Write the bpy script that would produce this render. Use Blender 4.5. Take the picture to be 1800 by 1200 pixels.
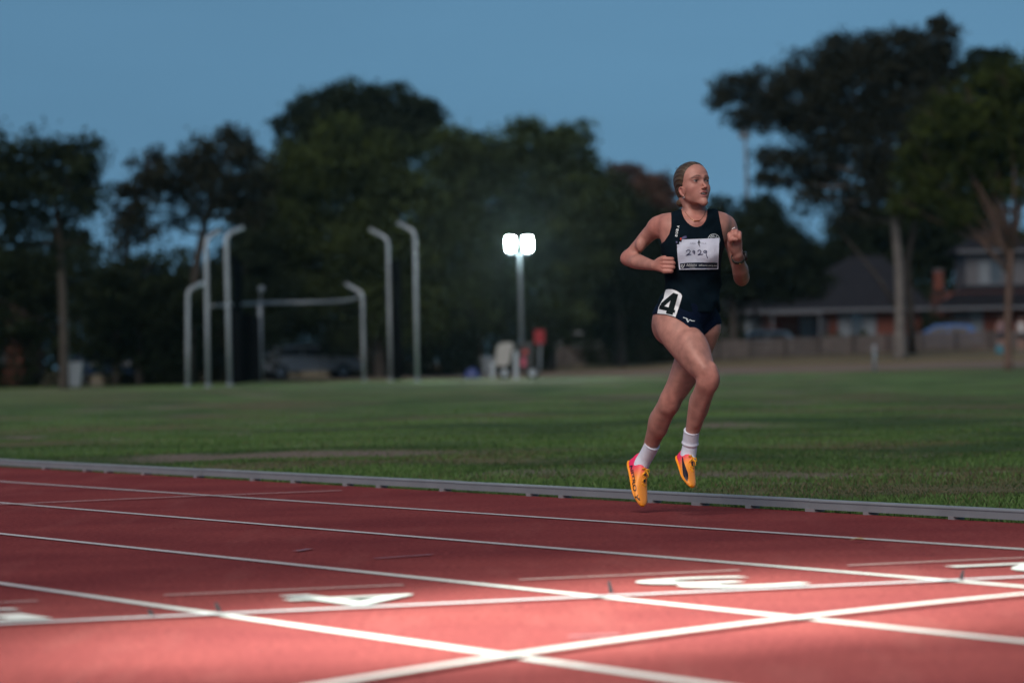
import bpy, bmesh, math, random
import numpy as np
from mathutils import Vector, Matrix
from mathutils.bvhtree import BVHTree

for _o in list(bpy.data.objects):
    bpy.data.objects.remove(_o)
SC = bpy.context.scene
COL = SC.collection
random.seed(7)
RNG = np.random.default_rng(7)

# ------------------------------------------------------------------ camera
F_PX, CAM_H, HOR, ROLL = 7000.0, 0.717, 632.4, 0.018      # photo pixels (1800 wide), metres
PITCH = math.atan2(HOR - 600, F_PX)
CAM = Vector((0, 0, CAM_H))
_r0, _u0 = Vector((1, 0, 0)), Vector((0, -math.sin(PITCH), math.cos(PITCH)))
FWD = Vector((0, math.cos(PITCH), math.sin(PITCH)))
RIGHT = _r0 * math.cos(ROLL) - _u0 * math.sin(ROLL)
UP = _r0 * math.sin(ROLL) + _u0 * math.cos(ROLL)
cam_data = bpy.data.cameras.new('camera')
cam_data.sensor_width = 36.0
cam_data.lens = F_PX / 1800 * 36
cam_data.clip_start, cam_data.clip_end = 0.1, 3000
cam_data.dof.use_dof = True
cam_data.dof.focus_distance = 18.0
cam_data.dof.aperture_fstop = 3.3
cam = bpy.data.objects.new('camera', cam_data)
COL.objects.link(cam)
cam.matrix_world = Matrix.Translation(CAM) @ Matrix((RIGHT, UP, -FWD)).transposed().to_4x4()
SC.camera = cam

def ray(px, py):
    return FWD * F_PX + RIGHT * (px - 900) + UP * (600 - py)
def at(px, py, Y):
    """world point seen at a photo pixel, at depth Y"""
    d = ray(px, py)
    return CAM + d * (Y / d.y)
def gp(px, py, z=0.0):
    """the point at height z seen at a photo pixel"""
    d = ray(px, py)
    return CAM + d * ((z - CAM_H) / d.z)

# ------------------------------------------------------------------ world, dusk sky
SUN_EL, SUN_AZ = math.radians(2.0), math.radians(200)     # azimuth clockwise from +Y (view direction)
world = bpy.data.worlds.new('World')
SC.world = world
world.use_nodes = True
wn, wl = world.node_tree.nodes, world.node_tree.links
wn.clear()
w_out = wn.new('ShaderNodeOutputWorld')
w_bg = wn.new('ShaderNodeBackground')
w_sky = wn.new('ShaderNodeTexSky')
w_sky.sky_type = 'NISHITA'
w_sky.sun_disc = False
w_sky.sun_elevation = SUN_EL
w_sky.sun_rotation = SUN_AZ
w_sky.altitude = 0
w_sky.air_density, w_sky.dust_density, w_sky.ozone_density = 1.0, 0.3, 3.0
w_mul = wn.new('ShaderNodeMix'); w_mul.data_type = 'RGBA'; w_mul.blend_type = 'MULTIPLY'
w_mul.inputs[0].default_value = 1.0
w_mul.inputs[7].default_value = (1.54, 1.42, 1.15, 1)         # cool white balance of the photograph
w_noise = wn.new('ShaderNodeTexNoise'); w_noise.inputs['Scale'].default_value = 3.0
w_noise.inputs['Detail'].default_value = 4
w_map = wn.new('ShaderNodeMapping'); w_map.inputs['Scale'].default_value = (1, 1, 5)
w_tc = wn.new('ShaderNodeTexCoord')
w_ramp = wn.new('ShaderNodeMapRange'); w_ramp.inputs[1].default_value = 0.3; w_ramp.inputs[2].default_value = 0.7
w_ramp.inputs[3].default_value = 0.90; w_ramp.inputs[4].default_value = 1.10
w_mul2 = wn.new('ShaderNodeMix'); w_mul2.data_type = 'RGBA'; w_mul2.blend_type = 'MULTIPLY'; w_mul2.inputs[0].default_value = 1.0
# thin high haze at dusk: the sky keeps its upper blue down to the horizon
w_lift = wn.new('ShaderNodeVectorMath'); w_lift.operation = 'MULTIPLY_ADD'
w_lift.inputs[1].default_value = (1, 1, 0.6); w_lift.inputs[2].default_value = (0, 0, 0.5)
w_nrm = wn.new('ShaderNodeVectorMath'); w_nrm.operation = 'NORMALIZE'
wl.new(w_tc.outputs['Generated'], w_lift.inputs[0]); wl.new(w_lift.outputs[0], w_nrm.inputs[0]); wl.new(w_nrm.outputs[0], w_sky.inputs[0])
wl.new(w_tc.outputs['Generated'], w_map.inputs[0]); wl.new(w_map.outputs[0], w_noise.inputs['Vector'])
wl.new(w_noise.outputs[0], w_ramp.inputs[0])
wl.new(w_sky.outputs[0], w_mul.inputs[6]); wl.new(w_mul.outputs[2], w_mul2.inputs[6])
wl.new(w_ramp.outputs[0], w_mul2.inputs[7])
# dusk gradient: the sky darkens away from the horizon
w_sep = wn.new('ShaderNodeSeparateXYZ'); wl.new(w_tc.outputs['Generated'], w_sep.inputs[0])
w_el = wn.new('ShaderNodeMapRange'); w_el.inputs[1].default_value = 0.0; w_el.inputs[2].default_value = 0.12
w_el.inputs[3].default_value = 1.06; w_el.inputs[4].default_value = 0.86
wl.new(w_sep.outputs[2], w_el.inputs[0])
w_mul3 = wn.new('ShaderNodeMix'); w_mul3.data_type = 'RGBA'; w_mul3.blend_type = 'MULTIPLY'; w_mul3.inputs[0].default_value = 1.0
wl.new(w_mul2.outputs[2], w_mul3.inputs[6]); wl.new(w_el.outputs[0], w_mul3.inputs[7])
wl.new(w_mul3.outputs[2], w_bg.inputs['Color'])
w_bg.inputs['Strength'].default_value = 0.079
wl.new(w_bg.outputs[0], w_out.inputs['Surface'])

def aim(o, loc, target):
    o.location = loc
    o.rotation_euler = (Vector(target) - Vector(loc)).to_track_quat('-Z', 'Y').to_euler()

sun_d = bpy.data.lights.new('sun', 'SUN')
sun_d.energy = 0.66
sun_d.angle = math.radians(45)
sun_d.color = (1.0, 0.86, 0.76)
sun = bpy.data.objects.new('sun', sun_d); COL.objects.link(sun)
aim(sun, (0, 0, 30), Vector((0, 0, 30)) - Vector((math.sin(SUN_AZ) * math.cos(0.72), math.cos(SUN_AZ) * math.cos(0.72), math.sin(0.72))))

# floodlight beam on the finish line, thrown by a lamp on a stand out of frame beside the photographer
for _nm, _en, _size, _tx, _ty in (('finish_floodlight_wide', 8600, 18, 0.30, 10.6), ('finish_floodlight_core', 26000, 9.5, 0.28, 11.15)):
    fl_d = bpy.data.lights.new(_nm, 'SPOT')
    fl_d.energy = _en
    fl_d.color = (0.84, 1.0, 0.84)
    fl_d.spot_size = math.radians(_size)
    fl_d.spot_blend = 1.0
    fl_d.shadow_soft_size = 0.15
    fl = bpy.data.objects.new(_nm, fl_d); COL.objects.link(fl)
    aim(fl, (-8.0, -2.0, 9.5), (_tx, _ty, 0))

vs = SC.view_settings
vs.view_transform = 'Standard'; vs.look = 'None'; vs.exposure = 2.0; vs.gamma = 1.0
vs.use_curve_mapping = False
SC.cycles.use_denoising = True
SC.cycles.max_bounces = 6
SC.cycles.transparent_max_bounces = 12
SC.cycles.sample_clamp_indirect = 4.0

# ------------------------------------------------------------------ helpers
def tag(o, label=None, cat=None, group=None, kind=None):
    if label: o['label'] = label
    if cat: o['category'] = cat
    if group: o['group'] = group
    if kind: o['kind'] = kind
    return o
def empty(name, loc=(0, 0, 0), label=None, cat=None, group=None):
    o = bpy.data.objects.new(name, None)
    o.empty_display_size = 0.2
    COL.objects.link(o)
    o.location = loc
    return tag(o, label, cat, group)
def link(name, me, mat=None, parent=None, smooth=False):
    o = bpy.data.objects.new(name, me)
    COL.objects.link(o)
    if mat is not None and len(me.materials) == 0:
        for m in (mat if isinstance(mat, (list, tuple)) else [mat]):
            me.materials.append(m)
    if parent is not None:
        o.parent = parent
        if parent.parent is None: o.matrix_parent_inverse = Matrix.Translation(-parent.location)
    if smooth:
        me.polygons.foreach_set('use_smooth', [True] * len(me.polygons))
    return o
def from_np(name, V, Q, mat=None, parent=None, smooth=False):
    """mesh from vertex array and quad (or tri) array, world coordinates"""
    V = np.asarray(V, np.float32); Q = np.asarray(Q, np.int32)
    k = Q.shape[1]
    me = bpy.data.meshes.new(name)
    me.vertices.add(len(V)); me.vertices.foreach_set('co', V.ravel())
    me.loops.add(Q.size); me.loops.foreach_set('vertex_index', Q.ravel())
    me.polygons.add(len(Q))
    me.polygons.foreach_set('loop_start', np.arange(0, Q.size, k, dtype=np.int32))
    me.polygons.foreach_set('loop_total', np.full(len(Q), k, np.int32))
    me.update(calc_edges=True)
    me.validate()
    return link(name, me, mat, parent, smooth)

class MB:
    """collects boxes, tubes, prisms into one mesh"""
    def __init__(s): s.v = []; s.f = []
    def add(s, V, Fc):
        n = len(s.v); s.v += [tuple(v) for v in V]; s.f += [tuple(i + n for i in f) for f in Fc]; return s
    def box(s, c, size, rz=0.0, M=None):
        hx, hy, hz = [k / 2 for k in size]
        V = [Vector((x, y, z)) for z in (-hz, hz) for x, y in ((-hx, -hy), (hx, -hy), (hx, hy), (-hx, hy))]
        R = M if M is not None else Matrix.Rotation(rz, 3, 'Z')
        return s.add([R @ v + Vector(c) for v in V], [(3, 2, 1, 0), (4, 5, 6, 7), (0, 1, 5, 4), (1, 2, 6, 5), (2, 3, 7, 6), (3, 0, 4, 7)])
    def hexa(s, V):
        return s.add(V, [(3, 2, 1, 0), (4, 5, 6, 7), (0, 1, 5, 4), (1, 2, 6, 5), (2, 3, 7, 6), (3, 0, 4, 7)])
    def tube(s, pts, rad, n=10, cap=True):
        pts = [Vector(p) for p in pts]
        if not isinstance(rad, (list, tuple)): rad = [rad] * len(pts)
        V, Fc = [], []
        ref = None
        for i, p in enumerate(pts):
            d = (pts[min(i + 1, len(pts) - 1)] - pts[max(i - 1, 0)]).normalized()
            if ref is None:
                ref = d.orthogonal().normalized()
            ref = (ref - d * ref.dot(d))
            ref = ref.normalized() if ref.length > 1e-6 else d.orthogonal().normalized()
            b = d.cross(ref)
            for k in range(n):
                a = 2 * math.pi * k / n
                V.append(p + (ref * math.cos(a) + b * math.sin(a)) * rad[i])
        for i in range(len(pts) - 1):
            for k in range(n):
                a, b2 = i * n + k, i * n + (k + 1) % n
                Fc.append((a, b2, b2 + n, a + n))
        if cap:
            Fc.append(tuple(range(n))[::-1]); Fc.append(tuple((len(pts) - 1) * n + k for k in range(n)))
        return s.add(V, Fc)
    def sphere(s, c, r, nu=12, nv=8, M=None):
        r = r if isinstance(r, (tuple, list)) else (r, r, r)
        V, Fc = [], []
        for j in range(nv + 1):
            t = math.pi * j / nv
            for i in range(nu):
                a = 2 * math.pi * i / nu
                v = Vector((r[0] * math.sin(t) * math.cos(a), r[1] * math.sin(t) * math.sin(a), r[2] * math.cos(t)))
                if M is not None: v = M @ v
                V.append(v + Vector(c))
        for j in range(nv):
            for i in range(nu):
                a, b = j * nu + i, j * nu + (i + 1) % nu
                Fc.append((a, a + nu, b + nu, b))
        return s.add(V, Fc)
    def build(s, name, mat=None, parent=None, smooth=False, bevel=0.0):
        me = bpy.data.meshes.new(name)
        me.from_pydata(s.v, [], s.f)
        me.update()
        if bevel:
            bm = bmesh.new(); bm.from_mesh(me)
            bmesh.ops.remove_doubles(bm, verts=bm.verts, dist=1e-5)
            bmesh.ops.bevel(bm, geom=list(bm.edges), offset=bevel, segments=2, affect='EDGES', profile=0.6)
            bm.to_mesh(me); bm.free()
        return link(name, me, mat, parent, smooth)

MATS = {}
def mat(name, color, rough=0.6, metal=0.0, var=0.0, scale=8.0, bump=0.0, bscale=60.0, color2=None, spec=0.5, emit=None, coat=0.0):
    """principled material; colour varied by noise between color and color2 (or +-var), fine bump"""
    if name in MATS: return MATS[name]
    m = bpy.data.materials.new(name); m.use_nodes = True
    N, L = m.node_tree.nodes, m.node_tree.links
    b = N['Principled BSDF']
    b.inputs['Base Color'].default_value = (*color, 1)
    b.inputs['Roughness'].default_value = rough
    b.inputs['Metallic'].default_value = metal
    b.inputs['Specular IOR Level'].default_value = spec
    if coat: b.inputs['Coat Weight'].default_value = coat
    tc = N.new('ShaderNodeTexCoord')
    if var or color2:
        nz = N.new('ShaderNodeTexNoise'); nz.inputs['Scale'].default_value = scale; nz.inputs['Detail'].default_value = 6
        nz.inputs['Roughness'].default_value = 0.6
        L.new(tc.outputs['Object'], nz.inputs['Vector'])
        cr = N.new('ShaderNodeValToRGB')
        cr.color_ramp.elements[0].position, cr.color_ramp.elements[1].position = 0.3, 0.7
        c2 = color2 if color2 else tuple(min(1, c * (1 + var)) for c in color)
        c1 = color if color2 else tuple(c * (1 - var) for c in color)
        cr.color_ramp.elements[0].color = (*c1, 1); cr.color_ramp.elements[1].color = (*c2, 1)
        L.new(nz.outputs[0], cr.inputs[0]); L.new(cr.outputs[0], b.inputs['Base Color'])
    if bump:
        n2 = N.new('ShaderNodeTexNoise'); n2.inputs['Scale'].default_value = bscale; n2.inputs['Detail'].default_value = 5
        L.new(tc.outputs['Object'], n2.inputs['Vector'])
        bp = N.new('ShaderNodeBump'); bp.inputs['Strength'].default_value = bump; bp.inputs['Distance'].default_value = 0.02
        L.new(n2.outputs[0], bp.inputs['Height']); L.new(bp.outputs[0], b.inputs['Normal'])
    if emit:
        b.inputs['Emission Color'].default_value = (*emit[0], 1); b.inputs['Emission Strength'].default_value = emit[1]
    MATS[name] = m
    return m
# ------------------------------------------------------------------ ground, track, kerb
TH = 0.434
TD = Vector((-math.sin(TH), math.cos(TH), 0))         # along the straight, away from the camera
ND = Vector((math.cos(TH), math.sin(TH), 0))          # across the lanes, towards the infield
def tn(t, n, z=0.0): return TD * t + ND * n + Vector((0, 0, z))
LINE = lambda k: 7.689 - 1.22 * (k - 1)               # lane line k, counted from the infield
KERB_N = 8.87
def sst(a, b, x):
    t = np.clip((x - a) / (b - a), 0, 1); return t * t * (3 - 2 * t)
def ground_z(x, y):
    """gentle lumps in the grass, a low bank rising towards the street on the far right"""
    x, y = np.asarray(x, float), np.asarray(y, float)
    n = x * ND.x + y * ND.y
    g = sst(9.0, 10.2, n)
    lump = .016 * np.sin(x * 1.9 + y * .7 + 1) * np.sin(y * .83 - x * .4) + .012 * np.sin(x * .6 - y * 1.7) + .007 * np.sin(x * 4.1 + y * 2.3) * np.sin(y * 3.3)
    top = np.interp(x, [-60, -25, 0, 12, 20, 32, 80], [0, .05, .25, .57, .73, .9, 1.0])
    return -.022 + g * (.022 + .01 + lump) + top * sst(150, 214, y)
def gz(x, y): return float(ground_z(x, y))
ys = np.concatenate([np.arange(-60, 8, 4.), np.arange(8, 48, .28), np.arange(48, 110, 1.4), np.arange(110, 260, 3.), np.geomspace(262, 2600, 18)])
xs = np.concatenate([-np.geomspace(2500, 46, 16), np.arange(-44, -9, 2.5), np.arange(-9, 11, .28), np.arange(11, 46, 2.5), np.geomspace(48, 2500, 16)])
GX, GY = np.meshgrid(xs, ys, indexing='ij')
GV = np.stack([GX.ravel(), GY.ravel(), ground_z(GX, GY).ravel()], 1)
ii, jj = np.meshgrid(np.arange(len(xs) - 1), np.arange(len(ys) - 1), indexing='ij')
a = (ii * len(ys) + jj).ravel()
GQ = np.stack([a, a + len(ys), a + len(ys) + 1, a + 1], 1)

def vnoise(x, y, s, seed):
    x, y = x * s + seed * 17.3, y * s - seed * 9.1
    xi, yi = np.floor(x), np.floor(y); fx, fy = x - xi, y - yi
    fx, fy = fx * fx * (3 - 2 * fx), fy * fy * (3 - 2 * fy)
    h = lambda a, b: np.modf(np.abs(np.sin(a * 127.1 + b * 311.7 + seed) * 43758.5453))[0]
    return (h(xi, yi) * (1 - fx) + h(xi + 1, yi) * fx) * (1 - fy) + (h(xi, yi + 1) * (1 - fx) + h(xi + 1, yi + 1) * fx) * fy
def fbm(x, y, s, seed, o=4): return sum(vnoise(x, y, s * 2 ** i, seed + i * 3) * .5 ** i for i in range(o)) / sum(.5 ** i for i in range(o))
SOIL = [(225, 775, 62), (310, 803, 52), (430, 764, 45), (975, 853, 55), (40, 770, 60), (640, 800, 30), (1330, 868, 30), (1640, 800, 40), (1280, 770, 70)]
SOIL = [(gp(a, b), c) for a, b, c in SOIL]
def turf_masks(x, y):
    x, y = np.asarray(x, float), np.asarray(y, float)
    dry = sst(.53, .68, fbm(x, y, .30, 1)) * .75 + .25 * sst(.55, .75, fbm(x, y, 1.1, 9))
    soil = .8 * sst(.70, .78, fbm(x, y, .38, 4, 3))
    for p, w in SOIL:
        r = w * p.y / F_PX
        q = ((x - p.x) / r) ** 2 + ((y - p.y) / (r * 1.6)) ** 2 + .9 * (fbm(x, y, 1.6, 7) - .5)
        soil = np.maximum(soil, 1 - sst(.5, 1.15, q))
    return np.clip(dry, 0, 1), np.clip(soil, 0, 1), fbm(x, y, .55, 12)
def turf_mat():
    m = bpy.data.materials.new('turf'); m.use_nodes = True
    N, L = m.node_tree.nodes, m.node_tree.links
    b = N['Principled BSDF']; b.inputs['Roughness'].default_value = .9; b.inputs['Specular IOR Level'].default_value = .15
    tc = N.new('ShaderNodeTexCoord')
    def noise(scale, det=5, rough=.6):
        n = N.new('ShaderNodeTexNoise'); n.inputs['Scale'].default_value = scale; n.inputs['Detail'].default_value = det; n.inputs['Roughness'].default_value = rough
        L.new(tc.outputs['Object'], n.inputs['Vector']); return n.outputs[0]
    def ramp(src, p0, p1, c0, c1):
        r = N.new('ShaderNodeValToRGB'); r.color_ramp.elements[0].position = p0; r.color_ramp.elements[1].position = p1
        r.color_ramp.elements[0].color = (*c0, 1); r.color_ramp.elements[1].color = (*c1, 1); L.new(src, r.inputs[0]); return r.outputs[0]
    def mix(f, c0, c1):
        x = N.new('ShaderNodeMix'); x.data_type = 'RGBA'; L.new(f, x.inputs[0]); L.new(c0, x.inputs[6]); L.new(c1, x.inputs[7]); return x.outputs[2]
    at_ = N.new('ShaderNodeAttribute'); at_.attribute_name = 'wear'
    sp = N.new('ShaderNodeSeparateColor'); L.new(at_.outputs['Color'], sp.inputs[0])
    green = ramp(sp.outputs[2], .36, .62, (.046, .088, .030), (.115, .195, .066))
    fine = ramp(noise(38, 4), .3, .72, (.55, .55, .5), (1.25, 1.25, 1.2))
    dry = ramp(noise(6, 5), .3, .7, (.10, .095, .05), (.17, .15, .09))
    soil = ramp(noise(14, 5), .3, .7, (.15, .115, .105), (.24, .19, .18))
    col = mix(sp.outputs[0], green, dry); col = mix(sp.outputs[1], col, soil)
    # towards the street the bank is unwatered: worn dirt path, then straw-coloured grass
    geo = N.new('ShaderNodeSeparateXYZ'); L.new(tc.outputs['Object'], geo.inputs[0])
    wob = N.new('ShaderNodeMath'); wob.operation = 'MULTIPLY_ADD'; wob.inputs[1].default_value = 26; L.new(noise(.05, 4), wob.inputs[0])
    L.new(geo.outputs[1], wob.inputs[2])
    bank = N.new('ShaderNodeMapRange'); bank.inputs[1].default_value = 168; bank.inputs[2].default_value = 176; L.new(wob.outputs[0], bank.inputs[0])
    path = N.new('ShaderNodeMapRange'); path.inputs[1].default_value = 190; path.inputs[2].default_value = 184; L.new(wob.outputs[0], path.inputs[0])
    pm = N.new('ShaderNodeMath'); pm.operation = 'MULTIPLY'; L.new(bank.outputs[0], pm.inputs[0]); L.new(path.outputs[0], pm.inputs[1])
    straw = ramp(noise(.5, 5), .3, .7, (.12, .105, .065), (.19, .155, .10))
    col = mix(bank.outputs[0], col, straw); col = mix(pm.outputs[0], col, soil)
    mu = N.new('ShaderNodeMix'); mu.data_type = 'RGBA'; mu.blend_type = 'MULTIPLY'; mu.inputs[0].default_value = 1
    L.new(col, mu.inputs[6]); L.new(fine, mu.inputs[7]); L.new(mu.outputs[2], b.inputs['Base Color'])
    bp = N.new('ShaderNodeBump'); bp.inputs['Strength'].default_value = .8; bp.inputs['Distance'].default_value = .03
    L.new(noise(45, 4), bp.inputs['Height']); L.new(bp.outputs[0], b.inputs['Normal'])
    return m
M_turf = turf_mat()
field = from_np('grass_field', GV, GQ, M_turf, None, True)
_w = np.stack(turf_masks(GV[:, 0], GV[:, 1]), 1)
_a = field.data.color_attributes.new('wear', 'FLOAT_COLOR', 'POINT')
_c4 = np.ones((len(_w), 4), np.float32); _c4[:, :3] = _w; _a.data.foreach_set('color', _c4.ravel())
tag(field, 'mown grass infield with dry and bare patches reaching back to the trees', kind='structure')

# grass blades along the kerb, where single blades show
nb_ = 170000
gy = 15.5 + RNG.exponential(13.0, nb_ * 5)
gx = (RNG.uniform(-1, 1, nb_ * 5)) * (.132 * gy + 1.2)
nn = gx * ND.x + gy * ND.y
dryk, soilk, vark = turf_masks(gx, gy)
keep = (nn > KERB_N + .075) & (gy < 95) & (RNG.random(len(gx)) > soilk * .93) & (RNG.random(len(gx)) > dryk * .35)
gx, gy, dryk, vark = [q[keep][:nb_] for q in (gx, gy, dryk, vark)]; nb_ = len(gx)
patch = (vark - .5) * 5
hgt = (.020 + .02 * RNG.random(nb_) + .014 * np.clip(patch, -1, 1)) * (1 - .3 * dryk) * (18 / np.maximum(gy, 18)) ** .55
wid = (.0022 + .0022 * RNG.random(nb_)) * (gy / 17)
an = RNG.uniform(0, 2 * np.pi, nb_); ln = RNG.uniform(.1, .9, nb_) * hgt; la = RNG.uniform(0, 2 * np.pi, nb_)
z0 = ground_z(gx, gy) - .004
dx, dy = np.cos(an) * wid, np.sin(an) * wid
B = np.empty((nb_, 4, 3), np.float32)
B[:, 0] = np.stack([gx - dx, gy - dy, z0], 1); B[:, 1] = np.stack([gx + dx, gy + dy, z0], 1)
mx, my = gx + np.cos(la) * ln * .45, gy + np.sin(la) * ln * .45
B[:, 2] = np.stack([mx + dx * .6, my + dy * .6, z0 + hgt * .62], 1)
B[:, 3] = np.stack([gx + np.cos(la) * ln, gy + np.sin(la) * ln, z0 + hgt], 1)
def tint_mat(name, rough=.7, spec=.2, transl=0.0):
    m = bpy.data.materials.new(name); m.use_nodes = True
    N, L = m.node_tree.nodes, m.node_tree.links
    b = N['Principled BSDF']; b.inputs['Roughness'].default_value = rough; b.inputs['Specular IOR Level'].default_value = spec
    a = N.new('ShaderNodeAttribute'); a.attribute_name = 'tint'; L.new(a.outputs['Color'], b.inputs['Base Color'])
    if transl:
        t = N.new('ShaderNodeBsdfTranslucent'); L.new(a.outputs['Color'], t.inputs[0])
        x = N.new('ShaderNodeMixShader'); x.inputs[0].default_value = transl
        L.new(b.outputs[0], x.inputs[1]); L.new(t.outputs[0], x.inputs[2]); L.new(x.outputs[0], N['Material Output'].inputs[0])
    return m
def put_tint(o, C):
    a = o.data.color_attributes.new('tint', 'FLOAT_COLOR', 'POINT')
    C4 = np.ones((len(C), 4), np.float32); C4[:, :3] = C; a.data.foreach_set('color', C4.ravel())
grass = from_np('grass', B.reshape(-1, 3), np.arange(nb_ * 4).reshape(-1, 4), tint_mat('grass_blade', .6, .25, .3))
k = np.clip((vark - .36) / .26 + RNG.normal(0, .18, nb_), 0, 1)[:, None]
gc = np.array([.042, .084, .024]) * (1 - k) + np.array([.098, .178, .050]) * k
dryb = RNG.random(nb_) < (.04 + .55 * dryk); gc[dryb] = np.array([.13, .115, .06]) * (.6 + .6 * RNG.random((dryb.sum(), 1)))
put_tint(grass, np.repeat(gc, 4, 0))
tag(grass, 'green grass blades growing along the metal track kerb', 'grass', kind='stuff')

# --- the running track
def track_mat():
    m = bpy.data.materials.new('red_rubber'); m.use_nodes = True
    N, L = m.node_tree.nodes, m.node_tree.links
    b = N['Principled BSDF']; b.inputs['Roughness'].default_value = 1.0; b.inputs['Specular IOR Level'].default_value = .03
    tc = N.new('ShaderNodeTexCoord')
    def noise(scale, det=4):
        n = N.new('ShaderNodeTexNoise'); n.inputs['Scale'].default_value = scale; n.inputs['Detail'].default_value = det
        L.new(tc.outputs['Object'], n.inputs['Vector']); return n.outputs[0]
    r = N.new('ShaderNodeValToRGB'); r.color_ramp.elements[0].position = .3; r.color_ramp.elements[1].position = .7
    r.color_ramp.elements[0].color = (.180, .038, .042, 1); r.color_ramp.elements[1].color = (.255, .058, .058, 1); L.new(noise(1.1, 6), r.inputs[0])
    v = N.new('ShaderNodeTexVoronoi'); v.inputs['Scale'].default_value = 260; L.new(tc.outputs['Object'], v.inputs['Vector'])
    mr = N.new('ShaderNodeMapRange'); mr.inputs[1].default_value = 0; mr.inputs[2].default_value = .8; mr.inputs[3].default_value = 1.2; mr.inputs[4].default_value = .72
    L.new(v.outputs['Distance'], mr.inputs[0])
    mu = N.new('ShaderNodeMix'); mu.data_type = 'RGBA'; mu.blend_type = 'MULTIPLY'; mu.inputs[0].default_value = 1
    g2 = N.new('ShaderNodeMapRange'); g2.inputs[1].default_value = .3; g2.inputs[2].default_value = .7; g2.inputs[3].default_value = .66; g2.inputs[4].default_value = 1.36
    L.new(noise(48, 5), g2.inputs[0])
    mg = N.new('ShaderNodeMath'); mg.operation = 'MULTIPLY'; L.new(mr.outputs[0], mg.inputs[0]); L.new(g2.outputs[0], mg.inputs[1])
    L.new(r.outputs[0], mu.inputs[6]); L.new(mg.outputs[0], mu.inputs[7])
    # scuffs: long pale smears along the lanes
    mp = N.new('ShaderNodeMapping'); mp.inputs['Rotation'].default_value = (0, 0, -TH); mp.inputs['Scale'].default_value = (5, .5, 1)
    L.new(tc.outputs['Object'], mp.inputs[0])
    sn = N.new('ShaderNodeTexNoise'); sn.inputs['Scale'].default_value = 1.0; sn.inputs['Detail'].default_value = 7; L.new(mp.outputs[0], sn.inputs['Vector'])
    sr = N.new('ShaderNodeMapRange'); sr.inputs[1].default_value = .55; sr.inputs[2].default_value = .8; sr.inputs[3].default_value = 0; sr.inputs[4].default_value = .28; L.new(sn.outputs[0], sr.inputs[0])
    m2 = N.new('ShaderNodeMix'); m2.data_type = 'RGBA'; L.new(sr.outputs[0], m2.inputs[0]); L.new(mu.outputs[2], m2.inputs[6]); m2.inputs[7].default_value = (.31, .11, .105, 1)
    L.new(m2.outputs[2], b.inputs['Base Color'])
    bp = N.new('ShaderNodeBump'); bp.inputs['Strength'].default_value = .7; bp.inputs['Distance'].default_value = .003
    L.new(v.outputs['Distance'], bp.inputs['Height']); L.new(bp.outputs[0], b.inputs['Normal'])
    return m
def paint_mat(name, col, wear=.45):
    m = bpy.data.materials.new(name); m.use_nodes = True
    N, L = m.node_tree.nodes, m.node_tree.links
    b = N['Principled BSDF']; b.inputs['Roughness'].default_value = .7
    tc = N.new('ShaderNodeTexCoord')
    n = N.new('ShaderNodeTexNoise'); n.inputs['Scale'].default_value = 90; n.inputs['Detail'].default_value = 6; n.inputs['Roughness'].default_value = .7; L.new(tc.outputs['Object'], n.inputs['Vector'])
    r = N.new('ShaderNodeMapRange'); r.inputs[1].default_value = .50; r.inputs[2].default_value = .68; r.inputs[3].default_value = 0; r.inputs[4].default_value = wear; L.new(n.outputs[0], r.inputs[0])
    x = N.new('ShaderNodeMix'); x.data_type = 'RGBA'; L.new(r.outputs[0], x.inputs[0]); x.inputs[6].default_value = (*col, 1); x.inputs[7].default_value = (.27, .08, .07, 1)
    L.new(x.outputs[2], b.inputs['Base Color'])
    v = N.new('ShaderNodeTexVoronoi'); v.inputs['Scale'].default_value = 260; L.new(tc.outputs['Object'], v.inputs['Vector'])
    bp = N.new('ShaderNodeBump'); bp.inputs['Strength'].default_value = .4; bp.inputs['Distance'].default_value = .003
    L.new(v.outputs['Distance'], bp.inputs['Height']); L.new(bp.outputs[0], b.inputs['Normal'])
    return m
M_track = track_mat()
M_line = paint_mat('line_paint', (.56, .54, .55), .6)
M_tape = paint_mat('finish_tape', (.44, .45, .50), .2)
M_old = paint_mat('worn_paint', (.52, .42, .42), .8)
def sheet(name, pts, z, m, parent=None):
    me = bpy.data.meshes.new(name); me.from_pydata([tuple(tn(t, n, z)) for t, n in pts], [], [tuple(range(len(pts)))]); me.update()
    if me.polygons[0].normal.z < 0: me.flip_normals()
    return link(name, me, m, parent)
track = sheet('running_track', [(-60, -4), (-60, KERB_N + .02), (160, KERB_N + .02), (160, -4)], 0, M_track)
tag(track, 'red rubber running track with white lane lines', kind='structure')
def strip(name, path, w, z, m, parent=track):
    """painted strip following (t, n) points"""
    P = [np.array(p, float) for p in path]; V, Fc = [], []
    for i, p in enumerate(P):
        d = P[min(i + 1, len(P) - 1)] - P[max(i - 1, 0)]; d /= np.linalg.norm(d); q = np.array([-d[1], d[0]]) * w / 2
        V += [tuple(tn(*(p + q), z)), tuple(tn(*(p - q), z))]
        if i: Fc.append((2 * i - 2, 2 * i - 1, 2 * i + 1, 2 * i))
    me = bpy.data.meshes.new(name); me.from_pydata(V, [], Fc); me.update()
    if me.polygons[0].normal.z < 0: me.flip_normals()
    return link(name, me, m, parent)
for k in range(1, 5):
    strip('lane_line', [(-50, LINE(k)), (150, LINE(k))], .05, .004, M_line)
strip('finish_line', [(10.70, -3), (10.70, KERB_N - .01)], .055, .008, M_tape)
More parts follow.
